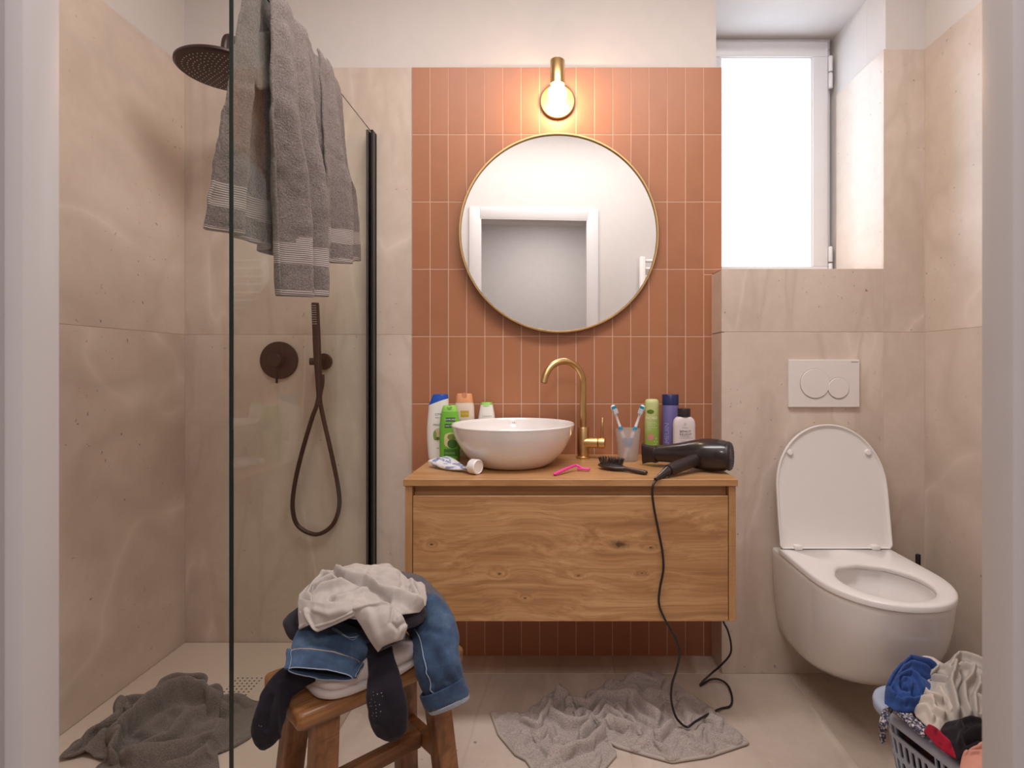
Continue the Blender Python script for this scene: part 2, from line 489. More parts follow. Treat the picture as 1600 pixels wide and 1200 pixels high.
# window: frame, sash, bead, frosted pane, hinges
win = thing('window_1', loc=(0.87, YW, NZ0), kind='structure')
M_winframe = plain('window_frame_white', (0.80, 0.80, 0.82), 0.3, var=0.01)
def rect_frame(x0, x1, z0, z1, w, y0, y1, bevel=0.003):
    bm = BM()
    box(bm, x0, x1, y0, y1, z1-w, z1, bevel); box(bm, x0, x1, y0, y1, z0, z0+w, bevel)
    box(bm, x0, x0+w, y0, y1, z0+w, z1-w, bevel); box(bm, x1-w, x1, y0, y1, z0+w, z1-w, bevel)
    return bm
obj('window_frame', rect_frame(NX0, NX1-0.013, NZ0, NZ1, 0.045, YW+0.012, YW+0.07), M_winframe, win)
obj('sash', rect_frame(NX0+0.022, NX1-0.031, NZ0+0.010, NZ1-0.022, 0.062, YW-0.008, YW+0.05), M_winframe, win)
obj('glazing_bead', rect_frame(NX0+0.080, NX1-0.090, NZ0+0.010+0.05, NZ1-0.080, 0.010, YW-0.004, YW+0.02, 0.003), M_winframe, win)
t = NT('frosted_daylight_pane')
v = t.coord(kind='Object')
sep = t.add('ShaderNodeSeparateXYZ'); t.link(v, sep.inputs[0])
n = t.noise(v, 1.3, 2)
col = t.mix(t.ramp(t.math('ADD', sep.outputs[2], t.math('MULTIPLY', n, 0.25)), [(0.12, 1.0), (0.55, 0.0)]), (0.66, 0.82, 1.0), (0.95, 0.90, 0.86))
t.set((0.9, 0.9, 0.9), 0.4)
t.link(col, t.p.inputs['Emission Color']); t.p.inputs['Emission Strength'].default_value = WINDOW_STRENGTH
obj('frosted_pane', box(BM(), NX0+0.086, NX1-0.096, YW+0.010, YW+0.016, NZ0+0.064, NZ1-0.086), t.m, win, smooth=False)
for zc in (2.27, 1.49):
    bm = BM()
    for dz in (-0.034, 0.0345):
        lathe(bm, [(0.0, -0.032), (0.0075, -0.031), (0.0085, -0.028), (0.0085, 0.028), (0.0075, 0.031), (0.0, 0.032)], (NX1-0.022, YW-0.010, zc+dz), seg=14)
    obj('hinge', bm, M_winframe, win)
# ceiling
structure('ceiling', box(BM(), XL-0.1, XR+0.1, -1.6, YB+0.3, ZC, ZC+0.1), M_plaster)
# entrance wall with the door frame
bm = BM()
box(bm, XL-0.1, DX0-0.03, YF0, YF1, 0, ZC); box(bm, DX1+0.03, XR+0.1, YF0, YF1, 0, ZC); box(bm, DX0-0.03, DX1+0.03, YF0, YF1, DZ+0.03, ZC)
structure('wall_front', bm, M_plaster_dimmed)
dr = thing('door_1', loc=(0, YF1, 0), kind='structure')
for s, xe in ((-1, DX0), (1, DX1)):
    bm = BM()
    box(bm, *sorted((xe, xe+s*0.032)), 0.387, YF1+0.012, 0, DZ, 0.0012)
    box(bm, *sorted((xe+s*0.0125, xe+s*0.032)), YF0-0.012, 0.388, 0, DZ, 0.0012)
    obj('jamb', bm, M_paint, dr)
    bm = BM()
    box(bm, *sorted((xe+s*0.008, xe+s*0.078)), YF1, YF1+0.014, 0, DZ+0.078, 0.003)
    box(bm, *sorted((xe+s*0.020, xe+s*0.078)), YF0-0.014, YF0, 0, DZ+0.078, 0.003)
    obj('casing', bm, M_paint, dr)
bm = BM(); box(bm, DX0-0.03, DX1+0.03, YF0-0.012, YF1+0.012, DZ, DZ+0.03, 0.0012); obj('head_jamb', bm, M_paint, dr)
bm = BM(); box(bm, DX0-0.008, DX1+0.008, YF1, YF1+0.0135, DZ+0.008, DZ+0.078, 0.003); obj('head_casing', bm, M_paint, dr)
# hallway behind the camera
bm = BM()
box(bm, XL-0.1, XR+0.1, -1.7, -1.6, 0, ZC)
box(bm, XL-0.2, XL-0.1, -1.7, YF1, 0, ZC); box(bm, XR+0.1, XR+0.2, -1.7, YF1, 0, ZC)
structure('wall_hall', bm, M_hall)

# ------------------------------------------------------------------ shower
tray = thing('shower_tray', 'low cream resin shower tray filling the left corner behind the glass', 'shower tray', (-1.0, 1.3, 0))
obj('tray_slab', box(BM(), XL+0.001, -0.632, 0.43, YB-0.002, 0.0005, 0.0515, 0.004), M_tray, tray, smooth=False)
dc = at_z(378, 1073, 0.0515)
bm = BM(); box(bm, dc.x-0.085, dc.x+0.085, dc.y-0.085, dc.y+0.085, 0.0505, 0.0530, 0.0008, 1)
dcov = obj('drain_cover', bm, M_tray, tray, smooth=False)
M_hole = plain('dark_hole', (0.006, 0.005, 0.005), 0.9)
bm = BM()
for i in range(6):
    for j in range(7):
        lathe(bm, [(0.0028, 0.0), (0.0028, 0.0004)], (dc.x-0.0385+i*0.0153, dc.y-0.046+j*0.0153, 0.0530), seg=10)
obj('drain_holes', bm, M_hole, dcov, kind='stuff')

gp = thing('shower_screen', 'tall clear glass shower screen with a black wall channel', 'shower screen', (-0.67, 1.6, 0.0515))
GX, GZ = -0.670, 1.918
bm = BM(); box(bm, GX-0.004, GX+0.004, 1.1565, 2.040, 0.060, GZ-0.001)
g = obj('glass_pane', bm, M_glass, gp, smooth=False)
bm = BM(); box(bm, GX-0.0041, GX+0.0041, 1.1540, 1.1562, 0.060, GZ)
obj('glass_edge', bm, M_glass_edge, g, smooth=False)
bm = BM(); box(bm, GX-0.0016, GX+0.0016, 1.1562, 2.040, GZ-0.0008, GZ); obj('top_edge', bm, M_glass_edge, g, smooth=False)
bm = BM()
box(bm, GX-0.0125, GX-0.0042, 2.012, YB-0.001, 0.0525, GZ, 0.001, 1); box(bm, GX+0.0042, GX+0.0125, 2.012, YB-0.001, 0.0525, GZ, 0.001, 1)
box(bm, GX-0.0125, GX+0.0125, 2.041, YB-0.001, 0.0525, GZ, 0.001, 1)
obj('wall_channel', bm, M_profile, gp, smooth=False)
bm = BM(); box(bm, GX-0.009, GX+0.009, 1.156, 2.012, 0.0520, 0.0640, 0.002)
obj('bottom_seal', bm, M_white_plastic, gp, smooth=False)

# rain shower head on its arm
hc = Vector((-1.044, 1.765, 1.995))
sh = thing('rain_shower', 'round black rain shower head on a curved wall arm', 'shower head', hc)
bm = BM(); lathe(bm, [(0.0, -0.004), (0.118, -0.004), (0.130, -0.003), (0.137, 0.002), (0.137, 0.008), (0.132, 0.012), (0.06, 0.016), (0.024, 0.020), (0.018, 0.034), (0.0, 0.034)], hc, seg=64)
hd = obj('head', bm, M_black, sh, angle=30)
M_nozzle = plain('pale_nozzle', (0.62, 0.56, 0.52), 0.5)
bm = BM()
for ring in range(1, 9):
    n = 6*ring
    for k in range(n):
        a = 2*PI*(k + 0.37*ring)/n; r = 0.0142*ring
        if r < 0.116: lathe(bm, [(0.0018, -0.0056), (0.0018, -0.0038)], (hc.x+r*math.cos(a), hc.y+r*math.sin(a), hc.z), seg=6)
obj('nozzles', bm, M_nozzle, hd, kind='stuff')
bm = BM()
path = spline([(hc.x, hc.y, hc.z+0.03), (hc.x, hc.y, hc.z+0.075), (hc.x, hc.y+0.012, hc.z+0.112), (hc.x, hc.y+0.045, hc.z+0.128), (hc.x, hc.y+0.09, hc.z+0.130), (hc.x, YB-0.002, hc.z+0.130)], 8)
tube(bm, path, 0.0125, 16)
obj('arm', bm, M_black, sh, angle=180)
bm = BM(); lathe(bm, [(0.0, 0.0), (0.030, 0.0), (0.030, 0.006), (0.028, 0.008), (0.0, 0.008)], (hc.x, YB, hc.z+0.130), (0, -1, 0), 32); obj('wall_flange', bm, M_black, sh)
# mixer
mc = at(437, 563, YB)
mx = thing('shower_mixer', 'round black shower mixer plate with a thin lever, on the stone wall', 'shower mixer', mc)
bm = BM(); lathe(bm, [(0.0, 0.0), (0.0685, 0.0), (0.0685, 0.009), (0.067, 0.0105), (0.0, 0.0105)], mc, (0, -1, 0), 64); obj('wall_plate', bm, M_black, mx)
bm = BM(); lathe(bm, [(0.0, 0.009), (0.024, 0.009), (0.024, 0.040), (0.022, 0.042), (0.0, 0.042)], mc, (0, -1, 0), 32); obj('knob', bm, M_black, mx)
bm = BM(); tube(bm, [(mc.x+0.006, mc.y-0.034, mc.z+0.01), (mc.x+0.006, mc.y-0.034, mc.z-0.083)], 0.0042, 12); obj('lever', bm, M_profile, mx)
# hand shower with hose
hs = thing('hand_shower', 'black stick hand shower with a looped hose, right of the mixer plate', 'hand shower', at(506, 565, YB))
wc = at(507, 565, YB)
bm = BM(); lathe(bm, [(0.0, 0.0), (0.030, 0.0), (0.030, 0.007), (0.028, 0.009), (0.012, 0.009), (0.012, 0.03), (0.0, 0.03)], wc, (0, -1, 0), 32)
tube(bm, [(wc.x-0.004, 2.022, wc.z), (wc.x-0.036, 2.012, wc.z)], 0.013, 16)
tube(bm, [(wc.x-0.008, 2.03, wc.z-0.004), (wc.x-0.008, 2.03, wc.z-0.05)], 0.009, 14)
obj('wall_holder', bm, M_black, hs)
top = at(492.5, 473, 1.992); bot = at(498.5, 622, 2.005)
bm = BM()
pts = [top.lerp(bot, t) for t in (0, 0.01, 0.03, 0.45, 0.62, 0.66, 0.85, 1.0)]
tube(bm, pts, [0.0122, 0.0132, 0.0136, 0.0136, 0.0130, 0.0118, 0.0098, 0.0085], 20)
hnd = obj('handle', bm, M_black, hs)
bm = BM()
dv = (bot-top)
for i in range(9):
    for j in range(4):
        p = top + dv*(0.035 + i*0.0235)
        box(bm, p.x-0.0072+j*0.0040, p.x-0.0046+j*0.0040, p.y-0.0146, p.y-0.010, p.z-0.0009, p.z+0.0009)
obj('spray_slots', bm, M_nozzle, hnd, smooth=False, kind='stuff')
hp = [(498.5, 618), (494, 636), (487, 655), (471, 710), (460, 760), (457.5, 797), (467, 823), (494, 835), (518, 822), (529.5, 795), (528.5, 762), (517, 705), (504.5, 650), (500, 622), (503.5, 600), (503.6, 585)]
hy = [2.005, 2.005, 2.007, 2.012, 2.02, 2.025, 2.028, 2.030, 2.030, 2.030, 2.030, 2.030, 2.028, 2.026, 2.028, 2.030]
bm = BM(); tube(bm, spline([at(x, y, Y) for (x, y), Y in zip(hp, hy)], 8), 0.0076, 14)
M_hose = plain('bronze_hose', (0.062, 0.034, 0.030), 0.42, 0.4)
obj('hose', bm, M_hose, hs, angle=180)

# ------------------------------------------------------------------ vanity
VX0, VX1, VY, VZ = -0.435, 0.521, 1.595, 0.742
ct = thing('countertop', 'oak countertop carrying the white wash basin and bottles', 'countertop', (0.04, 1.82, 0.722))
obj('worktop', box(BM(), VX0, VX1, VY, YB-0.002, 0.7222, VZ, 0.0012, 1), M_oak, ct, smooth=False)
vc = thing('vanity_cabinet', 'wall hung oak vanity cabinet with one wide knotty drawer', 'cabinet', (0.04, 1.83, 0.333))
cx0, cx1, cy, cz0, cz1 = VX0+0.004, VX1-0.004, VY+0.006, 0.3335, 0.7216
for a, b in ((cx0, cx0+0.020), (cx1-0.020, cx1)):
    obj('side_panel', box(BM(), a, b, cy, YB-0.002, cz0, cz1, 0.001, 1), M_oak_v, vc, smooth=False)
obj('bottom_panel', box(BM(), cx0+0.0205, cx1-0.0205, cy+0.022, YB-0.004, cz0+0.004, cz0+0.020), M_oak, vc, smooth=False)
obj('back_panel', box(BM(), cx0+0.0205, cx1-0.0205, YB-0.020, YB-0.005, cz0+0.021, cz1-0.001), M_oak, vc, smooth=False)
obj('grip_rail', box(BM(), cx0+0.0205, cx1-0.0205, cy+0.024, cy+0.040, 0.640, cz1-0.001, 0.001, 1), M_oak, vc, smooth=False)
SPOTS = [(q.x-0.04, q.z-0.333, r_) for q, r_ in ((at(968, 851, 1.6), 0.026), (at(1017, 856, 1.6), 0.008), (at(780, 897, 1.6), 0.008), (at(674, 851, 1.6), 0.006), (at(820, 935, 1.6), 0.006), (at(904, 900, 1.6), 0.005), (at(1003, 896, 1.6), 0.005))]
M_drawer = wood_mat('oak_drawer', (0.30, 0.145, 0.056), (0.46, 0.245, 0.106), (0.60, 0.355, 0.172), grain=(0.8, 44, 44), rand=0.0, warpk=6.0, knots=False, spots=SPOTS)
dwr = obj('drawer_front', box(BM(), cx0+0.0222, cx1-0.0222, cy, cy+0.020, cz0, 0.6935, 0.0012, 1), M_drawer, vc, smooth=False)

# basin
bc = Vector((-0.138, 1.832, VZ))
bas = thing('wash_basin', 'round white ceramic vessel basin standing on the oak countertop', 'basin', bc)
prof = [(0.0, 0.0), (0.100, 0.0), (0.112, 0.003), (0.130, 0.014), (0.155, 0.038), (0.176, 0.068), (0.191, 0.100), (0.199, 0.128), (0.2005, 0.1335), (0.1985, 0.1365), (0.1955, 0.1345),
        (0.187, 0.105), (0.170, 0.068), (0.145, 0.037), (0.105, 0.018), (0.05, 0.0115), (0.0, 0.011)]
pr = [tuple(x) for x in spline(prof[1:10], 3)] + [tuple(x) for x in spline(prof[10:-1], 4)]
bm = BM(); lathe(bm, [(0.0, 0.0)] + pr + [(0.0, 0.011)], bc, seg=96)
bs = obj('bowl', bm, M_ceramic, bas, angle=60)
bm = BM(); lathe(bm, [(0.0, 0.0125), (0.028, 0.0125), (0.030, 0.0115), (0.030, 0.010)], bc, seg=32); obj('drain_plug', bm, M_brass, bas)
M_mark = plain('grey_mark', (0.32, 0.28, 0.28), 0.5)

bm = BM()
for dx_ in (-0.006, 0.0005, 0.007):
    p_ = at(801, 660.5, 2.0225)+Vector((dx_, 0, 0)); lathe(bm, [(0.0, -0.0004), (0.0022, 0.0), (0.0, 0.0004)], p_, (0, -1, 0.3), 12, False, False)
obj('maker_mark', bm, M_mark, bs)

# faucet
fc = Vector((0.097, 1.962, VZ))
fa = thing('basin_faucet', 'brushed brass gooseneck faucet standing between basin and toothbrush cup', 'faucet', fc)
bm = BM(); lathe(bm, [(0.0, 0.0), (0.0245, 0.0), (0.0245, 0.006), (0.0225, 0.008), (0.0205, 0.009), (0.0205, 0.108), (0.0195, 0.110), (0.0, 0.110)], fc, seg=40); obj('body', bm, M_brass, fa)
d = Vector((-0.87, -0.49, 0)).normalized()
pts = [fc + Vector((0, 0, 0.108)), fc + Vector((0, 0, 0.18))]
r = 0.078; zc = 0.262
for k in range(0, 25):
    a = PI*k/24*0.93
    pts.append(fc + d*(r - r*math.cos(a)) + Vector((0, 0, zc + r*math.sin(a))))
pts.append(pts[-1] + (pts[-1]-pts[-2]).normalized()*0.012)
bm = BM(); tube(bm, pts, 0.0112, 24); sp = obj('spout', bm, M_brass, fa, angle=60)
bm = BM(); lathe(bm, [(0.0, 0.0), (0.0085, 0.0), (0.0085, 0.002), (0.0, 0.002)], pts[-1]-(pts[-1]-pts[-2]).normalized()*0.0012, pts[-1]-pts[-2], 20); obj('aerator', bm, M_black, sp)
lz = 0.056
bm = BM(); lathe(bm, [(0.0, 0.0), (0.0185, 0.0), (0.0185, 0.0475), (0.0175, 0.0485), (0.0, 0.0485)], fc+Vector((0.004, -0.004, lz)), (0.98, -0.2, 0), 32); obj('valve_barrel', bm, M_brass, fa)
bm = BM(); lathe(bm, [(0.0, 0.0502), (0.0178, 0.0502), (0.0190, 0.0512), (0.0190, 0.0715), (0.0180, 0.0725), (0.0, 0.0725)], fc+Vector((0.004, -0.004, lz)), (0.98, -0.2, 0), 32); kn = obj('lever_knob', bm, M_brass, fa)
lb = fc+Vector((0.004+0.0615*0.98, -0.004-0.0123, lz+0.016))
bm = BM(); tube(bm, [lb, lb+Vector((0.001, 0, 0.035)), lb+Vector((0.002, 0, 0.071)), lb+Vector((0.002, 0, 0.0725))], [0.0046, 0.0046, 0.0046, 0.003], 14); obj('lever_rod', bm, M_brass, kn, angle=60)

# mirror
MC = at(874, 364, 2.030)
mi = thing('round_mirror', 'large round mirror in a thin brass frame on the terracotta tiles', 'mirror', MC, rz=0)
MR = 0.363
MIRROR_YAW = R(2.0)
WORLD[mi.name] = Matrix.Translation(MC) @ Matrix.Rotation(MIRROR_YAW, 4, 'Z')
mi.rotation_euler = (0, 0, MIRROR_YAW)
bm = BM(); lathe(bm, [(MR-0.007, -0.012), (MR, -0.012), (MR, 0.006), (MR-0.0012, 0.0075), (MR-0.0058, 0.0075), (MR-0.007, 0.006)], (0, 0, 0), (0, -1, 0), 128, False, False)
# close the ring
bmesh.ops.bridge_loops(bm, edges=[e for e in bm.edges if e.is_boundary])
obj('frame', bm, M_brass, mi, local=True, angle=35)
bm = BM(); lathe(bm, [(0.0, -0.006), (MR-0.0075, -0.006), (MR-0.0075, -0.001), (0.0, -0.001)], (0, 0, 0), (0, -1, 0), 128); obj('mirror_glass', bm, M_mirror, mi, local=True, smooth=False)
bm = BM(); lathe(bm, [(0.0, -0.0105), (MR-0.03, -0.0105), (MR-0.03, -0.0065), (0.0, -0.0065)], (0, 0, 0), (0, -1, 0), 64); obj('backing', bm, M_profile, mi, local=True)

# wall lamp
LC = at(871, 158, 2.040)
la = thing('wall_lamp', 'small brass wall lamp with a glowing globe bulb above the mirror', 'lamp', LC)
bm = BM(); lathe(bm, [(0.0, -0.016), (0.0615, -0.016), (0.0615, -0.0005), (0.0600, 0.001), (0.0, 0.001)], LC, (0, -1, 0), 64); obj('wall_disc', bm, M_brass_disc, la)
bx = LC.x + 0.001
bulb_c = at(871, 147, 1.965); cyl_y = 1.965
zb, zt = at(871, 133, cyl_y).z, at(871, 94.5, cyl_y).z
bm = BM(); lathe(bm, [(0.0, 0.0), (0.0225, 0.0), (0.0255, 0.001), (0.0255, zt-zb-0.002), (0.0240, zt-zb), (0.0, zt-zb)], (bulb_c.x, cyl_y, zb), (0, 0, 1), 48); obj('lamp_holder', bm, M_brass, la)
bm = BM(); tube(bm, [(bulb_c.x, cyl_y+0.02, zb+0.02), (bulb_c.x, LC.y-0.0005, zb+0.02-0.0)], 0.008, 14); tube(bm, [(bulb_c.x, LC.y-0.006, zb+0.021), (bulb_c.x, LC.y-0.006, LC.z+0.05)], 0.007, 12); obj('bracket', bm, M_brass, la)
t = NT('glowing_bulb'); t.set((0.9, 0.9, 0.9), 0.3); t.p.inputs['Emission Color'].default_value = (1.0, 0.63, 0.36, 1); t.p.inputs['Emission Strength'].default_value = BULB_STRENGTH
M_bulb = t.m
bm = BM(); lathe(bm, [(0.0335*math.sin(PI*k/16), -0.0335*math.cos(PI*k/16)) for k in range(17)], bulb_c, seg=32, cap0=False, cap1=False); obj('bulb', bm, M_bulb, la, angle=180)

# ------------------------------------------------------------------ flush plate and toilet
M_plate = plain('flush_plate_white', (0.80, 0.745, 0.725), 0.4, var=0.005)
f0, f1 = at(1230.5, 562, YP), at(1340.5, 636, YP)
fp = thing('flush_plate', 'white dual flush plate with two round buttons above the toilet', 'flush plate', ((f0.x+f1.x)/2, YP, (f0.z+f1.z)/2))
bm = BM(); box(bm, f0.x, f1.x, YP-0.011, YP-0.0005, f1.z, f0.z, 0.002)
pl = obj('plate', bm, M_plate, fp, smooth=False)
M_seam = plain('grey_seam', (0.22, 0.19, 0.185), 0.6)
for bx_, by_, br in ((1271, 599, 23.3), (1307.2, 606, 16.6)):
    c = at(bx_, by_, YP); rr = br/873*YP
    yy = 0.0 if br > 20 else -0.0006
    bm = BM(); lathe(bm, [(0.0, 0.0), (rr-0.0012, 0.0), (rr-0.0012, 0.0022), (rr-0.0026, 0.0032), (0.0, 0.0036)], (c.x, YP-0.0112+yy, c.z), (0, -1, 0), 64); obj('button', bm, M_plate, fp, angle=30)
    bm = BM(); lathe(bm, [(0.0, 0.0), (rr, 0.0), (rr, 0.0004), (0.0, 0.0004)], (c.x, YP-0.0109+yy, c.z), (0, -1, 0), 64); obj('button_gap', bm, M_seam, fp, smooth=False)
c = at(1333, 565.6, YP); bm = BM(); box(bm, c.x-0.0125, c.x+0.0125, YP-0.0113, YP-0.0109, c.z-0.0016, c.z+0.0010); obj('maker_mark', bm, M_mark, pl, smooth=False)

TX = 0.930
toi = thing('wall_toilet', 'white wall hung toilet with its lid raised, under the flush plate', 'toilet', (TX, YP, 0.12))
def dshape(w, yb, yf, ys, p, z, n=40, q=0):
    """D outline: straight back at yb, sides to ys, superelliptic front reaching yf"""
    out = []
    for k in range(n+1):
        a = PI*k/n
        c_, s_ = math.cos(a), math.sin(a)
        out.append((TX + w/2*math.copysign(abs(c_)**(2/p), c_), ys - (ys-yf)*abs(s_)**(2/p), z))
    # back corners, lightly rounded
    r = min(0.012, w*0.1)
    out += [(TX-w/2, (ys+yb)/2, z), (TX-w/2, yb-r, z), (TX-w/2+r*0.3, yb-r*0.3, z), (TX-w/2+r, yb, z), (TX, yb, z), (TX+w/2-r, yb, z), (TX+w/2-r*0.3, yb-r*0.3, z), (TX+w/2, yb-r, z), (TX+w/2, (ys+yb)/2, z)]
    return out
yb = YP - 0.001
secs = [(0.128, 0.262, 1.690), (0.132, 0.282, 1.655), (0.145, 0.302, 1.612), (0.168, 0.318, 1.568), (0.20, 0.332, 1.522), (0.25, 0.346, 1.475), (0.31, 0.357, 1.440), (0.37, 0.363, 1.424), (0.42, 0.366, 1.417), (0.434, 0.366, 1.416), (0.438, 0.362, 1.419)]
bm = BM()
rings = [dshape(w, yb, yf, yf+0.30*(w/0.366)*0.78, 2.15, z) for z, w, yf in secs]
V = ring_loft(bm, rings, True, False)
n = len(rings[0])
def oval(cy, ry, rx, z):
    """opening, sampled by the same angles as the outline"""
    out = []
    for q in rings[-1]:
        a = math.atan2((q[1]-cy)/ry, (q[0]-TX)/rx)
        out.append((TX+rx*math.cos(a), cy+ry*math.sin(a), z))
    return out
inner = [oval(1.588, 0.140, 0.124, 0.438), oval(1.588, 0.146, 0.128, 0.425), oval(1.590, 0.146, 0.126, 0.395), oval(1.592, 0.128, 0.108, 0.380), oval(1.610, 0.105, 0.092, 0.30), oval(1.63, 0.075, 0.072, 0.24), oval(1.65, 0.04, 0.045, 0.215)]
prev = V[-1]
for rg in inner:
    cur = [bm.verts.new(q) for q in rg]
    for k in range(n):
        bm.faces.new((prev[k], prev[(k+1)%n], cur[(k+1)%n], cur[k]))
    prev = cur
bm.faces.new(prev)
obj('bowl', bm, M_ceramic, toi, angle=55)
bm = BM(); bm.faces.new([bm.verts.new(q) for q in [(TX+0.074*math.cos(2*PI*k/32), 1.628+0.078*math.sin(2*PI*k/32), 0.250) for k in range(32)]])
M_water = plain('still_water', (0.62, 0.62, 0.60), 0.03, var=0.0, Transmission_Weight=0.4, IOR=1.33)
obj('water', bm, M_water, toi)
# seat ring
bm = BM()
o1 = [dshape(w, 1.878, yf, yf+0.235, 2.15, z) for z, w, yf in ((0.4395, 0.366, 1.414), (0.441, 0.370, 1.411), (0.4525, 0.370, 1.411), (0.4565, 0.366, 1.414), (0.4585, 0.356, 1.421))]
rings = o1
V = ring_loft(bm, o1, False, False)
i1 = [oval(1.586, 0.147, 0.129, 0.4580), oval(1.586, 0.139, 0.121, 0.4545), oval(1.586, 0.137, 0.119, 0.448), oval(1.586, 0.141, 0.123, 0.4395)]
prev = V[-1]
for rg in i1:
    cur = [bm.verts.new(q) for q in rg]
    for k in range(n): bm.faces.new((prev[k], prev[(k+1)%n], cur[(k+1)%n], cur[k]))
    prev = cur
for k in range(n): bm.faces.new((prev[k], prev[(k+1)%n], V[0][(k+1)%n], V[0][k]))
obj('seat', bm, M_white_plastic, toi, angle=50)
# raised lid: D outline in its own plane, a shallow dish with a rim, leaning on the wall
def lid_outline(w, h, ins=0.0, n=44):
    out = []
    hs_ = h*0.47
    for k in range(n+1):
        a = PI*k/n
        c_, s_ = math.cos(a), math.sin(a)
        out.append(((w/2-ins)*math.copysign(abs(c_)**(2/2.04), c_), hs_ + (h-ins-hs_)*abs(s_)**(2/2.04)))
    out += [(-(w/2-ins), hs_*0.5), (-(w/2-ins), 0.010+ins), (-(w/2-ins)+0.008, ins*0.4), (0, ins*0.4), ((w/2-ins)-0.008, ins*0.4), ((w/2-ins), 0.010+ins), ((w/2-ins), hs_*0.5)]
    return out
LB, LT = Vector((TX, 1.852, 0.4605)), Vector((TX, 1.915, 0.866))
lu = (LT-LB).normalized(); ln = Vector((1, 0, 0)).cross(lu).normalized()     # ln points to the camera
if ln.y > 0: ln = -ln
H = (LT-LB).length
def lidring(w, h, ins, dpt): return [LB + Vector((1, 0, 0))*x + lu*y + ln*dpt for x, y in lid_outline(w, h, ins)]
bm = BM()
ring_loft(bm, [lidring(0.374, H, 0.012, -0.012), lidring(0.374, H, 0.003, -0.010), lidring(0.374, H, 0.0, -0.005), lidring(0.374, H, 0.0, 0.004), lidring(0.374, H, 0.0015, 0.0056), lidring(0.374, H, 0.0045, 0.0056), lidring(0.374, H, 0.010, -0.001), lidring(0.374, H, 0.024, -0.0035)], True, True)
lid = obj('lid', bm, M_white_plastic, toi, angle=40)
for sx in (-1, 1):
    p = LB + Vector((sx*0.133, 0, 0)) + lu*0.315 + ln*(-0.0035)
    bm = BM(); lathe(bm, [(0.0, 0.0), (0.0105, 0.0), (0.0105, 0.006), (0.008, 0.009), (0.0, 0.0095)], p, ln, 20); obj('bumper', bm, M_white_plastic, lid)
    bm = BM(); box(bm, TX+sx*0.128-0.013, TX+sx*0.128+0.013, 1.838, 1.880, 0.4582, 0.4735, 0.004); obj('hinge', bm, M_white_plastic, toi)
# toilet brush behind the toilet
bp = at(1434.5, 884, 1.875)
tb = thing('toilet_brush', 'slim black toilet brush handle showing behind the toilet in the corner', 'toilet brush', (bp.x, bp.y, 0))
bm = BM(); lathe(bm, [(0.0, 0.0), (0.040, 0.0), (0.040, 0.002), (0.040, 0.225), (0.037, 0.23), (0.0, 0.23)], (bp.x, bp.y, 0.0), seg=32); obj('holder', bm, M_profile, tb)
bm = BM(); lathe(bm, [(0.0, 0.229), (0.0065, 0.229), (0.0075, 0.28), (0.0080, at(0, 866, 1.875).z-0.003), (0.006, at(0, 866, 1.875).z), (0.0, at(0, 866, 1.875).z)], (bp.x, bp.y, 0.0), seg=16); obj('handle', bm, M_profile, tb)
# towel radiator on the entrance wall (seen in the mirror)
ra = thing('towel_radiator', 'white ladder towel radiator on the entrance wall, seen in the mirror', 'radiator', (0.90, YF1, 0.80))
for x in (0.66, 1.12):
    obj('upright', box(BM(), x, x+0.035, YF1+0.035, YF1+0.075, 0.80, 1.78, 0.006), M_white_plastic, ra)
bm_rung = None
for k in range(18):
    z = 0.84 + k*0.052 + (0.03 if k > 8 else 0)
    bm = BM(); tube(bm, [(0.693, YF1+0.055, z), (1.122, YF1+0.055, z)], 0.011, 12); obj('rung', bm, M_white_plastic, ra)
for x, z in ((0.79, 0.95), (1.0, 0.95), (0.79, 1.62), (1.0, 1.62)):
    bm = BM(); tube(bm, [(x, YF1+0.001, z), (x, YF1+0.06, z)], 0.012, 14); obj('bracket', bm, M_white_plastic, ra)

# ------------------------------------------------------------------ writing and printed labels
def surf_print(name, bm, mat, parent, ysurf, lift=0.0005, kind=None):
    """lay a flat shape (x, 0, z) onto a front surface y = ysurf(x, z)"""
    for v_ in bm.verts:
        v_.co.y = ysurf(v_.co.x, v_.co.z) - lift
    return obj(name, bm, mat, parent, smooth=False, kind=kind)
def text_bm(body, x, z, h, align='CENTER', rot=0.0, stretch=1.0):
    cu = bpy.data.curves.new('t', 'FONT'); cu.body = body; cu.size = 1.0; cu.align_x = align; cu.resolution_u = 2
    to = bpy.data.objects.new('t', cu); COL.objects.link(to)
    dg = bpy.context.evaluated_depsgraph_get(); dg.update()
    me = bpy.data.meshes.new_from_object(to.evaluated_get(dg))
    bpy.data.objects.remove(to); bpy.data.curves.remove(cu)
    bm = BM(); bm.from_mesh(me); bpy.data.meshes.remove(me)
    s = h/0.70
    for v_ in bm.verts:
        px_, pz_ = v_.co.x*s*stretch, v_.co.y*s
        v_.co = Vector((x + px_*math.cos(rot) - pz_*math.sin(rot), 0, z + px_*math.sin(rot) + pz_*math.cos(rot)))
    bmesh.ops.subdivide_edges(bm, edges=[e for e in bm.edges if e.calc_length() > 0.004], cuts=1)
    return bm
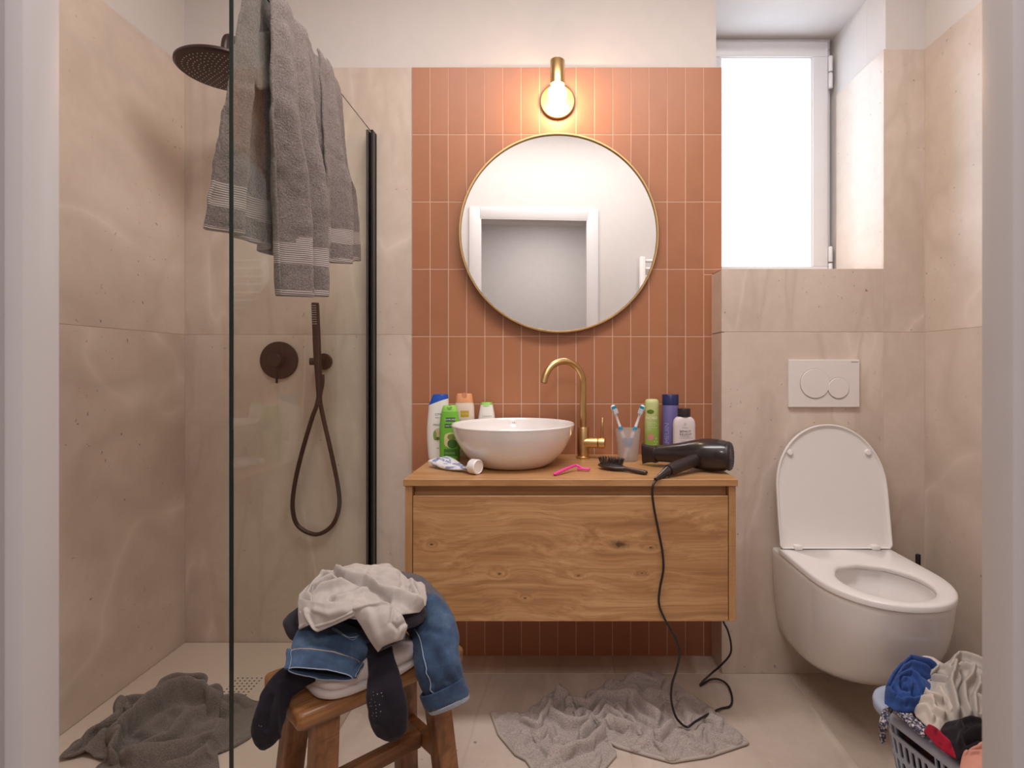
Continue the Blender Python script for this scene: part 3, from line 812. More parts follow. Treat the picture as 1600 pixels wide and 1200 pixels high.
def patch_bm(outline, n=10):
    """filled flat outline (x, z) split into strips so that it bends with the surface"""
    bm = BM()
    zs = [p[1] for p in outline]; z0, z1 = min(zs), max(zs)
    rows = []
    for i in range(n+1):
        z = z0 + (z1-z0)*(0.001 + 0.998*i/n)
        xs = []
        for (xa, za), (xb, zb) in zip(outline, outline[1:]+outline[:1]):
            if (za <= z < zb) or (zb <= z < za): xs.append(xa + (xb-xa)*(z-za)/(zb-za))
        rows.append((min(xs), max(xs), z))
    V = [[bm.verts.new((a+(b-a)*k/8, 0, z)) for k in range(9)] for a, b, z in rows]
    for A, B in zip(V, V[1:]):
        for k in range(8): bm.faces.new((A[k], A[k+1], B[k+1], B[k]))
    return bm
INK = {}
def ink(name, c, rough=0.4):
    if name not in INK: INK[name] = plain('print_'+name, c, rough, var=0.01)
    return INK[name]

# ------------------------------------------------------------------ bottles
def bottle_sections(prof, p=2.6, n=40):
    """prof: (z, half width, half depth, x shift)"""
    return prof, p, n
def loft_bottle(bm, c, prof, p=2.6, n=44, caps=(True, True)):
    rings = []
    for q in prof:
        z, rx, ry = q[:3]; sh = q[3] if len(q) > 3 else 0.0
        rings.append([Vector((c.x+sh+x, c.y+y, c.z+z)) for x, y in disc_outline(0, 0, rx, ry, n, p)])
    return ring_loft(bm, rings, *caps)
def front_of(c, prof, p=2.6):
    zs = [q[0] for q in prof]; xs = [q[1] for q in prof]; ys = [q[2] for q in prof]
    def f(x, z):
        rx = np.interp(z-c.z, zs, xs); ry = np.interp(z-c.z, zs, ys)
        u = min(0.97, abs(x-c.x)/rx)
        return c.y - ry*(1-u**p)**(1/p)
    return f
M_bottle_white = plain('bottle_white', (0.80, 0.77, 0.74), 0.3, var=0.01)
def dense(prof, n=4): return [tuple(x) for x in spline(prof, n)]

# 1 white bottle with a slanting blue cap
c = Vector((-0.406, 1.940, VZ))
b = thing('shampoo_bottle', 'tall white shampoo bottle with a slanted blue cap, at the left end of the worktop', 'bottle', c, group='bottles beside the basin')
pf = [(0.0, 0.031, 0.019), (0.003, 0.0335, 0.021), (0.02, 0.036, 0.0225), (0.07, 0.0395, 0.0235), (0.11, 0.0395, 0.0235), (0.15, 0.037, 0.0225), (0.18, 0.034, 0.0205), (0.226, 0.0225, 0.0165, 0.008)]
def cutz(x): return 0.187 + (x-c.x+0.036)/0.072*0.027
bm = BM(); V = loft_bottle(bm, c, dense(pf[:-1]) , 2.4)
top_ring = V[-1]
for v_ in top_ring: v_.co.z = c.z + cutz(v_.co.x)
obj('body', bm, M_bottle_white, b, angle=50)
bm = BM()
prof = [(0.180, 0.0342, 0.0207), (0.205, 0.0300, 0.0190, 0.0035), (0.222, 0.0268, 0.0172, 0.006), (0.2255, 0.0255, 0.0160, 0.007), (0.2265, 0.0235, 0.014, 0.0072)]
V = loft_bottle(bm, c, prof, 2.4)
for v_ in V[0]: v_.co.z = c.z + cutz(v_.co.x) + 0.0004
M_bluecap = plain('cap_blue', (0.012, 0.075, 0.42), 0.25, var=0.02)
obj('cap', bm, M_bluecap, b, angle=40, label='slanted glossy blue cap')
fs = front_of(c, pf, 2.4)
for body, x, z, h, kk in (('CITRE', 0.006, 0.154, 0.0075, 'ink'), ('FRESH CLEAN', 0.008, 0.145, 0.0035, 'ink'), ('MAGNO', 0.008, 0.118, 0.008, 'ink'), ('volume', 0.006, 0.064, 0.004, 'grey'), ('400 ml', 0.006, 0.040, 0.004, 'ink')):
    surf_print('label_print', text_bm(body, c.x+x, c.z+z, h), ink(kk, (0.03, 0.03, 0.035) if kk == 'ink' else (0.30, 0.30, 0.30)), b, fs)
for ax, az, rx, rz, co, nm in ((0.004, 0.094, 0.016, 0.017, (0.62, 0.48, 0.33), 'almond'), (-0.008, 0.086, 0.006, 0.017, (0.22, 0.33, 0.05), 'leaf'), (0.000, 0.075, 0.012, 0.006, (0.09, 0.15, 0.03), 'darkleaf')):
    surf_print('label_picture', patch_bm(disc_outline(c.x+ax, c.z+az, rx, rz, 24)), ink(nm, co), b, fs, 0.0003 + 0.0001*(az < 0.09))
# 2 green bottle
c = Vector((-0.360, 1.902, VZ))
b = thing('shampoo_bottle', 'bright green shampoo bottle with a dark green label, touching the left of the basin', 'bottle', c, group='bottles beside the basin')
pf = [(0.0, 0.030, 0.018), (0.003, 0.032, 0.020), (0.02, 0.0335, 0.021), (0.08, 0.0345, 0.0215), (0.13, 0.0335, 0.021), (0.160, 0.0295, 0.0195), (0.1685, 0.0275, 0.0185)]
M_green = plain('bottle_green', (0.16, 0.46, 0.045), 0.3, var=0.02)
M_greencap = plain('cap_green', (0.28, 0.62, 0.10), 0.3, var=0.02)
bm = BM(); loft_bottle(bm, c, dense(pf), 2.5); obj('body', bm, M_green, b, angle=50)
bm = BM(); loft_bottle(bm, c, [(0.1690, 0.0278, 0.0188), (0.176, 0.0262, 0.018), (0.1885, 0.0225, 0.0165), (0.1905, 0.0210, 0.0150)], 2.5); cp = obj('cap', bm, M_greencap, b, angle=35)
bm = BM(); lathe(bm, [(0.0, 0.0), (0.0085, 0.0), (0.0085, 0.0006), (0.0, 0.0006)], (c.x+0.002, c.y-0.0165, c.z+0.184), (0, -1, 0.25), 20); obj('thumb_notch', bm, ink('notch', (0.13, 0.36, 0.04)), cp)
fs = front_of(c, pf, 2.5)
dk = ink('darkgreen', (0.020, 0.085, 0.045))
surf_print('label_band', patch_bm([(c.x-0.010, c.z+0.137), (c.x+0.022, c.z+0.137), (c.x+0.022, c.z+0.150), (c.x-0.010, c.z+0.150)]), dk, b, fs)
surf_print('label_band', patch_bm([(c.x-0.013, c.z+0.116), (c.x+0.026, c.z+0.116), (c.x+0.026, c.z+0.129), (c.x-0.013, c.z+0.129)]), dk, b, fs)
surf_print('label_print', text_bm('SAMPUREL', c.x+0.006, c.z+0.1405, 0.006, stretch=0.95), ink('pale', (0.75, 0.78, 0.70)), b, fs, 0.0009)
surf_print('label_print', text_bm('NATURE', c.x+0.006, c.z+0.1195, 0.006, stretch=1.0), ink('pale', (0.75, 0.78, 0.70)), b, fs, 0.0009)
surf_print('label_picture', patch_bm(rrect(c.x-0.015, c.x+0.028, c.z+0.048, c.z+0.100, 0.018)), ink('cream', (0.66, 0.58, 0.30)), b, fs, 0.0004)
surf_print('label_picture', patch_bm(disc_outline(c.x+0.012, c.z+0.062, 0.016, 0.016, 24)), ink('leafgreen', (0.05, 0.17, 0.03)), b, fs, 0.0007)
surf_print('label_picture', patch_bm(disc_outline(c.x+0.010, c.z+0.085, 0.014, 0.011, 24)), ink('fruit', (0.20, 0.30, 0.05)), b, fs, 0.0007)
surf_print('label_band', patch_bm([(c.x-0.016, c.z+0.020), (c.x+0.029, c.z+0.020), (c.x+0.029, c.z+0.044), (c.x-0.016, c.z+0.044)]), ink('midgreen', (0.045, 0.21, 0.03)), b, fs, 0.0004)
surf_print('label_print', text_bm('FRUCHE', c.x+0.004, c.z+0.027, 0.0065), ink('palegreen', (0.42, 0.50, 0.26)), b, fs, 0.0009)
# 3 peach bottle
c = Vector((-0.326, 1.998, VZ))
b = thing('shampoo_bottle', 'cream bottle with a peach flip cap, behind the basin rim', 'bottle', c, group='bottles beside the basin')
pf = [(0.0, 0.032, 0.020), (0.003, 0.034, 0.0215), (0.03, 0.036, 0.023), (0.12, 0.0365, 0.023), (0.170, 0.0352, 0.0222), (0.185, 0.0335, 0.021), (0.196, 0.0305, 0.0195)]
M_cream = plain('bottle_cream', (0.74, 0.62, 0.52), 0.3, var=0.01)
M_peach = plain('cap_peach', (0.74, 0.34, 0.17), 0.35, var=0.02)
bm = BM(); loft_bottle(bm, c, dense(pf), 2.8); obj('body', bm, M_cream, b, angle=50)
bm = BM(); loft_bottle(bm, c, [(0.1940, 0.0312, 0.0205), (0.197, 0.0310, 0.0205), (0.222, 0.0278, 0.019), (0.2255, 0.0265, 0.0175)], 2.8); cp = obj('cap', bm, M_peach, b, angle=35, label='peach flip cap')
bm = BM(); lathe(bm, [(0.0, 0.0), (0.0095, 0.0), (0.0095, 0.0006), (0.0, 0.0006)], (c.x+0.003, c.y-0.0188, c.z+0.2205), (0, -1, 0.12), 20); obj('thumb_notch', bm, ink('peachnotch', (0.55, 0.22, 0.10)), cp)
fs = front_of(c, pf, 2.8)
surf_print('label_band', patch_bm([(c.x-0.010, c.z+0.144), (c.x+0.0195, c.z+0.144), (c.x+0.0195, c.z+0.166), (c.x-0.010, c.z+0.166)]), ink('gold', (0.55, 0.37, 0.03)), b, fs)
surf_print('label_print', text_bm('SHAMPOO', c.x+0.0048, c.z+0.152, 0.005, stretch=0.9), ink('palegold', (0.72, 0.60, 0.30)), b, fs, 0.0009)
surf_print('label_print', text_bm('Tucaro', c.x+0.006, c.z+0.121, 0.013, stretch=0.95), ink('brown', (0.36, 0.15, 0.05)), b, fs)
# 4 small white bottle with a green lid
c = Vector((-0.2500, 2.030, VZ))
b = thing('shampoo_bottle', 'small white bottle with a green lid, peeping over the back of the basin', 'bottle', c, group='bottles beside the basin')
pf = [(0.0, 0.031, 0.019), (0.003, 0.033, 0.021), (0.06, 0.034, 0.0215), (0.13, 0.031, 0.0205), (0.178, 0.0235, 0.0165), (0.1835, 0.0215, 0.0150)]
bm = BM(); loft_bottle(bm, c, dense(pf), 2.8); obj('body', bm, M_bottle_white, b, angle=50)
bm = BM(); loft_bottle(bm, c, [(0.1838, 0.0215, 0.0150), (0.1905, 0.0198, 0.0140), (0.1925, 0.0185, 0.0125)], 2.8); obj('lid', bm, M_greencap, b, angle=35, label='green lid')
fs = front_of(c, pf, 2.8)
surf_print('label_band', patch_bm([(c.x-0.019, c.z+0.1835)]+[(c.x+0.019*math.sin(a), c.z+0.1835-0.006*math.cos(a)**2) for a in np.linspace(-1.5, 1.5, 12)]+[(c.x+0.019, c.z+0.1836)], 5), M_greencap, b, fs, 0.0007)
surf_print('label_print', text_bm('Louvara', c.x+0.004, c.z+0.141, 0.0075), ink('grey', (0.30, 0.30, 0.30)), b, fs)
# 5 light green cylinder, right
c = Vector((0.3405, 1.975, VZ))
b = thing('conditioner_bottle', 'pale green rounded bottle with a pink flower, right of the toothbrushes', 'bottle', c, group='bottles behind the hair dryer')
pf = [(0.0, 0.022, 0.018), (0.003, 0.0245, 0.020), (0.02, 0.0255, 0.021), (0.12, 0.0255, 0.021), (0.15, 0.0245, 0.021), (0.172, 0.0248, 0.021), (0.190, 0.0250, 0.021), (0.199, 0.0238, 0.020), (0.205, 0.0205, 0.017), (0.2075, 0.014, 0.011)]
t = NT('bottle_lime'); v = t.coord(); sep = t.add('ShaderNodeSeparateXYZ'); t.link(v, sep.inputs[0])
cc = t.ramp(t.math('ADD', t.math('MULTIPLY', sep.outputs[2], 4.6), t.math('MULTIPLY', sep.outputs[0], -6.0)), [(0.15, (0.24, 0.40, 0.055)), (0.5, (0.32, 0.44, 0.10)), (0.8, (0.55, 0.60, 0.26))])
t.set(cc, 0.35); M_lime = t.m
bm = BM(); loft_bottle(bm, c, dense(pf), 2.2); obj('body', bm, M_lime, b, angle=50)
fs = front_of(c, pf, 2.2)
surf_print('label_picture', patch_bm(disc_outline(c.x-0.008, c.z+0.164, 0.012, 0.008, 24)), ink('olive', (0.10, 0.19, 0.025)), b, fs)
surf_print('label_print', text_bm('NOBLE', c.x-0.003, c.z+0.138, 0.009), ink('cream2', (0.80, 0.80, 0.62)), b, fs)
for k, s_ in enumerate(('Botanical repair', 'shampoo for soft', 'shiny hair with', 'wild rose and oat', 'extract')):
    surf_print('label_print', text_bm(s_, c.x-0.019, c.z+0.126-0.0062*k, 0.0036, 'LEFT', stretch=0.95), ink('cream2', (0.80, 0.80, 0.62)), b, fs)
for k in range(7):
    a = 2*PI*k/7; rr = 0.0065 if k < 6 else 0.0
    surf_print('label_flower', patch_bm(disc_outline(c.x-0.007+rr*math.cos(a), c.z+0.074+rr*math.sin(a), 0.0055, 0.0055, 14), 6), ink('petal', (0.66, 0.25, 0.24)), b, fs, 0.0004+0.00005*k)
for k, (x, z) in enumerate(((0.006, 0.060), (0.012, 0.070), (0.010, 0.050), (0.015, 0.058), (0.004, 0.047))):
    surf_print('label_leaf', patch_bm(disc_outline(c.x+x, c.z+z, 0.0025, 0.0032, 12), 4), ink('paleleaf', (0.50, 0.58, 0.28)), b, fs)
# 6 purple cylinder
c = Vector((0.409, 1.990, VZ))
b = thing('shampoo_tin', 'purple cylinder bottle with a navy cap and sideways lettering', 'bottle', c, group='bottles behind the hair dryer')
M_purple = plain('bottle_purple', (0.150, 0.125, 0.32), 0.3, var=0.03)
M_navycap = plain('cap_navy', (0.012, 0.022, 0.10), 0.3, var=0.03)
pf = [(0.0, 0.0265, 0.0265), (0.002, 0.0288, 0.0288), (0.184, 0.0288, 0.0288), (0.186, 0.0280, 0.0280)]
bm = BM(); lathe(bm, [(q[1], q[0]) for q in pf], c, seg=48); obj('body', bm, M_purple, b)
bm = BM(); lathe(bm, [(0.0292, 0.1865), (0.0292, 0.221), (0.0280, 0.223), (0.0, 0.2235)], c, seg=48); obj('cap', bm, M_navycap, b, label='navy cap')
fs = front_of(c, [(0, 0.0288, 0.0288), (0.3, 0.0288, 0.0288)], 2.0)
surf_print('label_print', text_bm('BAMEUIN', c.x-0.0105, c.z+0.022, 0.0135, 'LEFT', R(90), 1.25), ink('lilac', (0.34, 0.30, 0.58)), b, fs)
surf_print('label_print', text_bm('colour and volume', c.x+0.004, c.z+0.05, 0.005, 'LEFT', R(90)), ink('deep', (0.045, 0.035, 0.14)), b, fs)
# 7 white round-shouldered bottle with a black cap
c = Vector((0.441, 1.918, VZ))
b = thing('lotion_bottle', 'round-shouldered white bottle with a small black cap, behind the hair dryer', 'bottle', c, group='bottles behind the hair dryer')
pf = [(0.0, 0.034, 0.019), (0.003, 0.0365, 0.021), (0.02, 0.0375, 0.0215), (0.110, 0.0378, 0.0215), (0.128, 0.0370, 0.0212), (0.140, 0.0335, 0.020), (0.148, 0.026, 0.0185), (0.1505, 0.020, 0.0175)]
M_lotion = plain('bottle_blush', (0.70, 0.62, 0.63), 0.35, var=0.01)
bm = BM(); loft_bottle(bm, c, dense(pf), 3.0); obj('body', bm, M_lotion, b, angle=60)
M_blackcap = plain('cap_black', (0.022, 0.014, 0.018), 0.3, var=0.03)
bm = BM(); lathe(bm, [(0.0, 0.1508), (0.0215, 0.1508), (0.0215, 0.176), (0.0205, 0.1785), (0.0, 0.179)], c, seg=40); obj('cap', bm, M_blackcap, b, label='black screw cap')
fs = front_of(c, pf, 3.0)
tx = ink('ink', (0.03, 0.03, 0.035))
surf_print('label_print', text_bm('Almessa', c.x-0.001, c.z+0.1125, 0.0040), ink('grey', (0.30, 0.30, 0.30)), b, fs)
surf_print('label_picture', patch_bm(disc_outline(c.x-0.001, c.z+0.127, 0.0035, 0.0055, 16), 5), ink('blushgrey', (0.52, 0.45, 0.46)), b, fs)
surf_print('label_print', text_bm('BENAUT', c.x, c.z+0.0985, 0.0072), tx, b, fs)
surf_print('label_print', text_bm('EXLIGHT', c.x+0.001, c.z+0.0885, 0.0072), tx, b, fs)
surf_print('label_band', patch_bm([(c.x-0.015, c.z+0.0845), (c.x+0.017, c.z+0.0845), (c.x+0.017, c.z+0.0852), (c.x-0.015, c.z+0.0852)], 1), tx, b, fs)
surf_print('label_print', text_bm('COLOR ESSENCE', c.x+0.001, c.z+0.0775, 0.0042), ink('grey', (0.30, 0.30, 0.30)), b, fs)
surf_print('label_print', text_bm('conditioning milk', c.x, c.z+0.067, 0.0034), ink('grey', (0.30, 0.30, 0.30)), b, fs)
surf_print('label_print', text_bm('250 ml', c.x-0.006, c.z+0.053, 0.0045), ink('mauve', (0.22, 0.18, 0.32)), b, fs)

# ------------------------------------------------------------------ toothbrush cup and brushes
c = Vector((0.2485, 1.915, VZ))
cu_ = thing('toothbrush_cup', 'frosted clear plastic cup holding two toothbrushes, right of the faucet', 'cup', c)
t = NT('frosted_plastic'); t.n.remove(t.p)
tr = t.add('ShaderNodeBsdfTransparent'); tr.inputs[0].default_value = (0.93, 0.90, 0.89, 1)
pb = t.add('ShaderNodeBsdfPrincipled'); pb.inputs['Base Color'].default_value = (0.80, 0.76, 0.75, 1); pb.inputs['Roughness'].default_value = 0.3
tl = t.add('ShaderNodeBsdfTranslucent'); tl.inputs[0].default_value = (0.85, 0.82, 0.80, 1)
m1 = t.add('ShaderNodeMixShader'); m1.inputs[0].default_value = 0.45; m2 = t.add('ShaderNodeMixShader'); m2.inputs[0].default_value = 0.34
t.link(pb.outputs[0], m1.inputs[1]); t.link(tl.outputs[0], m1.inputs[2]); t.link(tr.outputs[0], m2.inputs[1]); t.link(m1.outputs[0], m2.inputs[2]); t.link(m2.outputs[0], t.out.inputs[0])
M_frost = t.m
bm = BM(); lathe(bm, [(0.0, 0.0), (0.030, 0.0), (0.0325, 0.0015), (0.0425, 0.108), (0.0420, 0.1092), (0.0412, 0.108), (0.0315, 0.004), (0.0, 0.0035)], c, seg=48); obj('cup_wall', bm, M_frost, cu_, angle=50)
M_tb_white = plain('toothbrush_white', (0.80, 0.80, 0.82), 0.3, var=0.01)
M_tb_blue = plain('toothbrush_blue', (0.03, 0.28, 0.52), 0.35, var=0.02)
M_tb_bristle = plain('bristles_pale', (0.70, 0.78, 0.86), 0.7, var=0.03)
for lab, foot, head in (('white and blue toothbrush leaning left in the frosted cup', Vector((0.012, 0.006, 0.006)), at(957, 633, 1.905)-c), ('white and blue toothbrush leaning right in the frosted cup', Vector((-0.014, -0.006, 0.006)), at(1005, 633, 1.900)-c)):
    tb_ = thing('toothbrush', lab, 'toothbrush', c+foot, group='toothbrushes in the cup')
    A = c+foot; B = c+head; L = (B-A)
    bm = BM()
    ts = [0.0, 0.02, 0.10, 0.30, 0.45, 0.55, 0.62, 0.70, 0.80, 0.84, 0.93, 0.985, 1.0]
    rs = [0.0035, 0.0060, 0.0072, 0.0074, 0.0070, 0.0058, 0.0050, 0.0044, 0.0044, 0.0072, 0.0092, 0.0078, 0.0038]
    side = Vector((0.25, -1, 0)).normalized() if head.x < 0 else Vector((-0.35, -1, 0)).normalized()
    tube(bm, [A + L*t_ + side*(-0.002*math.sin(PI*t_)) for t_ in ts], rs, 14, flat=0.62, up=side)
    hnd = obj('handle', bm, M_tb_white, tb_, angle=180)
    for t0_, t1_, r_ in ((0.50, 0.61, 0.0066), (0.18, 0.42, 0.0078)):
        bm = BM(); tube(bm, [A+L*(t0_+(t1_-t0_)*k/6) - side*0.0012 for k in range(7)], [r_*0.5, r_*0.92, r_, r_, r_, r_*0.9, r_*0.5], 12, flat=0.66, up=side); obj('grip', bm, M_tb_blue, hnd, angle=180, label='blue grip')
    lu_ = L.normalized(); cr = lu_.cross(side).normalized()
    bm = BM(); random.seed(4)
    bmb = BM()
    for i in range(9):
        for j in range(4):
            p = A + L*(0.855 + 0.0150*i) + cr*(j-1.5)*0.0038 + side*0.004
            (tube(bm if i < 6 else bmb, [p, p+side*0.0095 + lu_*random.uniform(-.0006, .0006)], 0.0016, 6))
    obj('bristles', bm, M_tb_bristle, tb_, kind='stuff'); obj('tip_bristles', bmb, plain('bristles_blue', (0.02, 0.36, 0.55), 0.7), tb_, kind='stuff', label='turquoise tip bristles')

# ------------------------------------------------------------------ toothpaste tube
tp0, tp1 = Vector((-0.392, 1.790, VZ)), Vector((-0.222, 1.655, VZ))
tp = thing('toothpaste_tube', 'twisted half empty toothpaste tube with white cap, lying in front of the basin', 'toothpaste', tp0.lerp(tp1, 0.5))
ax = (tp1-tp0).normalized(); sd = Vector((-ax.y, ax.x, 0))
zz = Vector((0, 0, 1))
t = NT('toothpaste_print'); v = t.coord(scale=(1, 1, 1))
sep = t.add('ShaderNodeSeparateXYZ'); t.link(v, sep.inputs[0])
blue = t.noise(v, 120, 2); stripe = t.noise(t.coord(scale=(30, 30, 160)), 1.0, 2)
cc = t.mix(t.ramp(stripe, [(0.50, 0.0), (0.56, 0.85)]), (0.78, 0.79, 0.84), (0.14, 0.22, 0.48))
cc = t.mix(t.ramp(blue, [(0.62, 0.0), (0.66, 0.7)]), cc, (0.55, 0.60, 0.78))
t.set(cc, 0.3); M_paste = t.m
nodes = [(0.00, 0.018, 0.0100, 0.018, 0.10), (0.08, 0.021, 0.0105, 0.021, 0.35), (0.22, 0.024, 0.0105, 0.022, 0.62), (0.42, 0.022, 0.0090, 0.018, 0.60), (0.62, 0.016, 0.0065, 0.013, 0.35), (0.76, 0.0105, 0.0058, 0.012, 0.1), (0.88, 0.013, 0.0085, 0.018, 0.0), (0.965, 0.0155, 0.0150, 0.0215, 0.0)]
nd = spline(nodes, 6)
rings = []
for s_, hw, hh, zc_, tilt in nd:
    ctr = tp0 + ax*(s_*0.175+0.012) + zz*zc_
    a_ = (sd*math.cos(tilt) + zz*math.sin(tilt)); b_ = ax.cross(a_)
    rings.append([ctr + a_*math.cos(2*PI*k/24)*hw + b_*math.sin(2*PI*k/24)*hh for k in range(24)])
bm = BM(); ring_loft(bm, rings)
for v_ in bm.verts: v_.co.z = max(v_.co.z, VZ+0.0006)
obj('tube_body', bm, M_paste, tp, angle=60)
bm = BM(); lathe(bm, [(0.0, 0.0), (0.0185, 0.0), (0.0215, 0.001), (0.0225, 0.003), (0.0225, 0.026), (0.0210, 0.028), (0.0190, 0.0285), (0.0185, 0.0265), (0.0, 0.0260)], tp0+ax*0.178+zz*0.0228, ax+Vector((0.12, 0, 0)), 40); obj('cap', bm, M_white_plastic, tp, angle=35, label='white flip cap')
bm = BM(); box(bm, -0.010, 0.010, -0.017, 0.017, -0.0095, 0.0095, 0.004, 3, Matrix.Translation(tp0+ax*0.004+zz*0.0165) @ Matrix.Rotation(math.atan2(ax.y, ax.x), 4, 'Z') @ Matrix.Rotation(0.12, 4, 'X')); obj('tail_clip', bm, M_white_plastic, tp)
# writing on the tube
fl_ = {}
def tube_y(x, z): return 0
bm = text_bm('DENTAL fresh', 0, 0, 0.008)
for v_ in bm.verts:
    s_ = (v_.co.x+0.028)/0.175 + 0.10
    i_ = min(range(len(nd)), key=lambda k: abs(nd[k][0]-s_)); q = nd[i_]
    ctr = tp0 + ax*(s_*0.175+0.012) + zz*q[3]; a_ = (sd*math.cos(q[4]) + zz*math.sin(q[4])); b_ = ax.cross(a_)
    wv = (v_.co.z-0.004)
    u_ = max(-0.9, min(0.9, wv/q[1])); hgt = q[2]*math.sqrt(1-u_*u_)
    up_ = b_ if b_.dot(Vector((0.1, -0.7, 0.7))) > 0 else -b_
    v_.co = ctr + a_*wv + up_*(hgt+0.0008)
obj('tube_print', bm, ink('blue', (0.03, 0.07, 0.33)), tp, smooth=False)

# ------------------------------------------------------------------ razor
r0, r1 = at_z(866, 741.5, VZ+0.005), at_z(900, 729.5, VZ+0.012)
rz_ = thing('razor', 'pink disposable razor lying in front of the faucet', 'razor', (r0.x, r0.y, VZ))
M_pink = plain('razor_pink', (0.78, 0.06, 0.33), 0.35, var=0.03)
bm = BM()
pts = [r0+(r1-r0)*t_ + zz*zf for t_, zf in ((0, 0.000), (0.03, 0.001), (0.3, 0.003), (0.6, 0.005), (0.85, 0.006), (1.0, 0.005))]
hd_ = at_z(913, 733, VZ+0.007)
pts += [pts[-1].lerp(hd_, 0.4)+zz*0.001, hd_]
tube(bm, [Vector(p) for p in spline(pts, 4)], [Vector(q)[0] for q in spline([(0.0035, 0), (0.0052, 0), (0.0058, 0), (0.0052, 0), (0.0045, 0), (0.0040, 0), (0.0036, 0), (0.0034, 0)], 4)] if False else [x[0] for x in spline([(0.0035,), (0.0052,), (0.0058,), (0.0052,), (0.0045,), (0.0040,), (0.0036,), (0.0034,)], 4)], 14, flat=0.85)
for v_ in bm.verts: v_.co.z = max(v_.co.z, VZ+0.0006)
obj('handle', bm, M_pink, rz_, angle=180)
dh = Vector((0.96, -0.28, 0)); ph = Vector((0.28, 0.96, 0))
hm = Matrix.Translation(Vector((hd_.x-0.002, hd_.y, VZ+0.0075))) @ Matrix.Rotation(math.atan2(dh.y, dh.x), 4, 'Z') @ Matrix.Rotation(R(18), 4, 'X')
bm = BM(); box(bm, -0.020, 0.020, -0.005, 0.005, -0.0035, 0.0035, 0.0018, 2, hm); hdd = obj('head', bm, M_pink, rz_)
bm = BM()
for k in (-1, 1): box(bm, -0.018, 0.018, -0.0052, -0.0048, -0.0008+k*0.0012, -0.0002+k*0.0012, M=hm)
obj('blade', bm, plain('blade_steel', (0.6, 0.6, 0.62), 0.2, 1.0), hdd, smooth=False)

# ------------------------------------------------------------------ hairbrush
h0, h1 = Vector((0.142, 1.775, VZ)), Vector((0.262, 1.662, VZ))
hb = thing('hairbrush', 'dark brown oval hairbrush with its bristles up, in front of the cup', 'hairbrush', h0.lerp(h1, 0.4))
ax = (h1-h0).normalized(); sd = Vector((-ax.y, ax.x, 0)); LH = (h1-h0).length
M_brush = plain('brush_brown', (0.045, 0.026, 0.022), 0.35, var=0.05)
prof = [(0.0, 0.004, 0.004, 0.012), (0.03, 0.018, 0.0065, 0.012), (0.15, 0.0265, 0.0075, 0.012), (0.30, 0.0285, 0.0078, 0.0115), (0.42, 0.0235, 0.0076, 0.011), (0.52, 0.012, 0.0068, 0.010), (0.60, 0.0082, 0.0062, 0.0095), (0.75, 0.0085, 0.0064, 0.0085), (0.92, 0.0092, 0.0066, 0.0078), (0.985, 0.0075, 0.0055, 0.0075), (1.0, 0.003, 0.003, 0.0075)]
bm = BM(); rings = []
for s_, hw, hh, zc_ in spline(prof, 5):
    ctr = h0 + ax*(s_*(LH+0.012)) + zz*zc_
    rings.append([ctr + sd*math.cos(2*PI*k/24)*max(hw, 0.001) + zz*math.sin(2*PI*k/24)*max(hh, 0.001) for k in range(24)])
ring_loft(bm, rings)
for v_ in bm.verts: v_.co.z = max(v_.co.z, VZ+0.0005)
obj('body', bm, M_brush, hb, angle=180)
bm = BM(); rings = []
for s_, hw, hh in ((0.02, 0.006, 0.002), (0.05, 0.016, 0.004), (0.15, 0.0230, 0.0065), (0.28, 0.0245, 0.0072), (0.38, 0.0215, 0.0065), (0.46, 0.012, 0.004), (0.48, 0.004, 0.002)):
    ctr = h0 + ax*(s_*(LH+0.012)) + zz*0.0165
    rings.append([ctr + sd*math.cos(2*PI*k/20)*hw + zz*math.sin(2*PI*k/20)*hh for k in range(20)])
ring_loft(bm, rings); obj('cushion', bm, plain('brush_rubber', (0.02, 0.014, 0.014), 0.6), hb, angle=180)
bm = BM(); random.seed(7)
for i in range(15):
    for j in range(9):
        s_ = 0.04 + 0.42*i/14; w_ = (j-4)/4*0.0225*math.sqrt(max(0, 1-((s_-0.25)/0.235)**2))
        p = h0 + ax*(s_*(LH+0.012)) + sd*w_ + zz*0.0205
        q = p + zz*0.0165 + ax*((s_-0.25)*0.020+random.uniform(-.001, .001)) + sd*(w_*0.28+random.uniform(-.001, .001))
        tube(bm, [p, q], 0.00062, 5); lathe(bm, [(0.0, -0.0009), (0.0010, 0), (0.0, 0.0009)], q, seg=5, cap0=False, cap1=False)
obj('bristles', bm, plain('bristle_black', (0.018, 0.013, 0.016), 0.4), hb, kind='stuff')

# ------------------------------------------------------------------ hair dryer with its cord
M_dry = plain('dryer_black', (0.016, 0.010, 0.011), 0.26, var=0.05, Coat_Weight=0.3)
M_dry_matt = plain('dryer_matt_black', (0.022, 0.015, 0.017), 0.38, var=0.05)
e0, e1 = Vector((0.532, 1.690, VZ+0.051)), Vector((0.284, 1.822, VZ+0.038))
hd0 = thing('hair_dryer', 'glossy black hair dryer lying at the right end of the worktop, cord hanging down', 'hair dryer', (0.43, 1.74, VZ))
ax = (e1-e0)
prof = [(0.0, 0.030), (0.012, 0.039), (0.03, 0.0425), (0.10, 0.0475), (0.20, 0.0495), (0.30, 0.0485), (0.42, 0.0425), (0.54, 0.0350), (0.66, 0.0295), (0.78, 0.0268), (0.83, 0.0262)]
pts = []
bm = BM()
tube(bm, [e0 + ax*s_ + zz*(0.004*math.sin(PI*s_)) for s_, r_ in spline(prof, 4)], [r_ for s_, r_ in spline(prof, 4)], 40)
body = obj('barrel', bm, M_dry, hd0, angle=60)
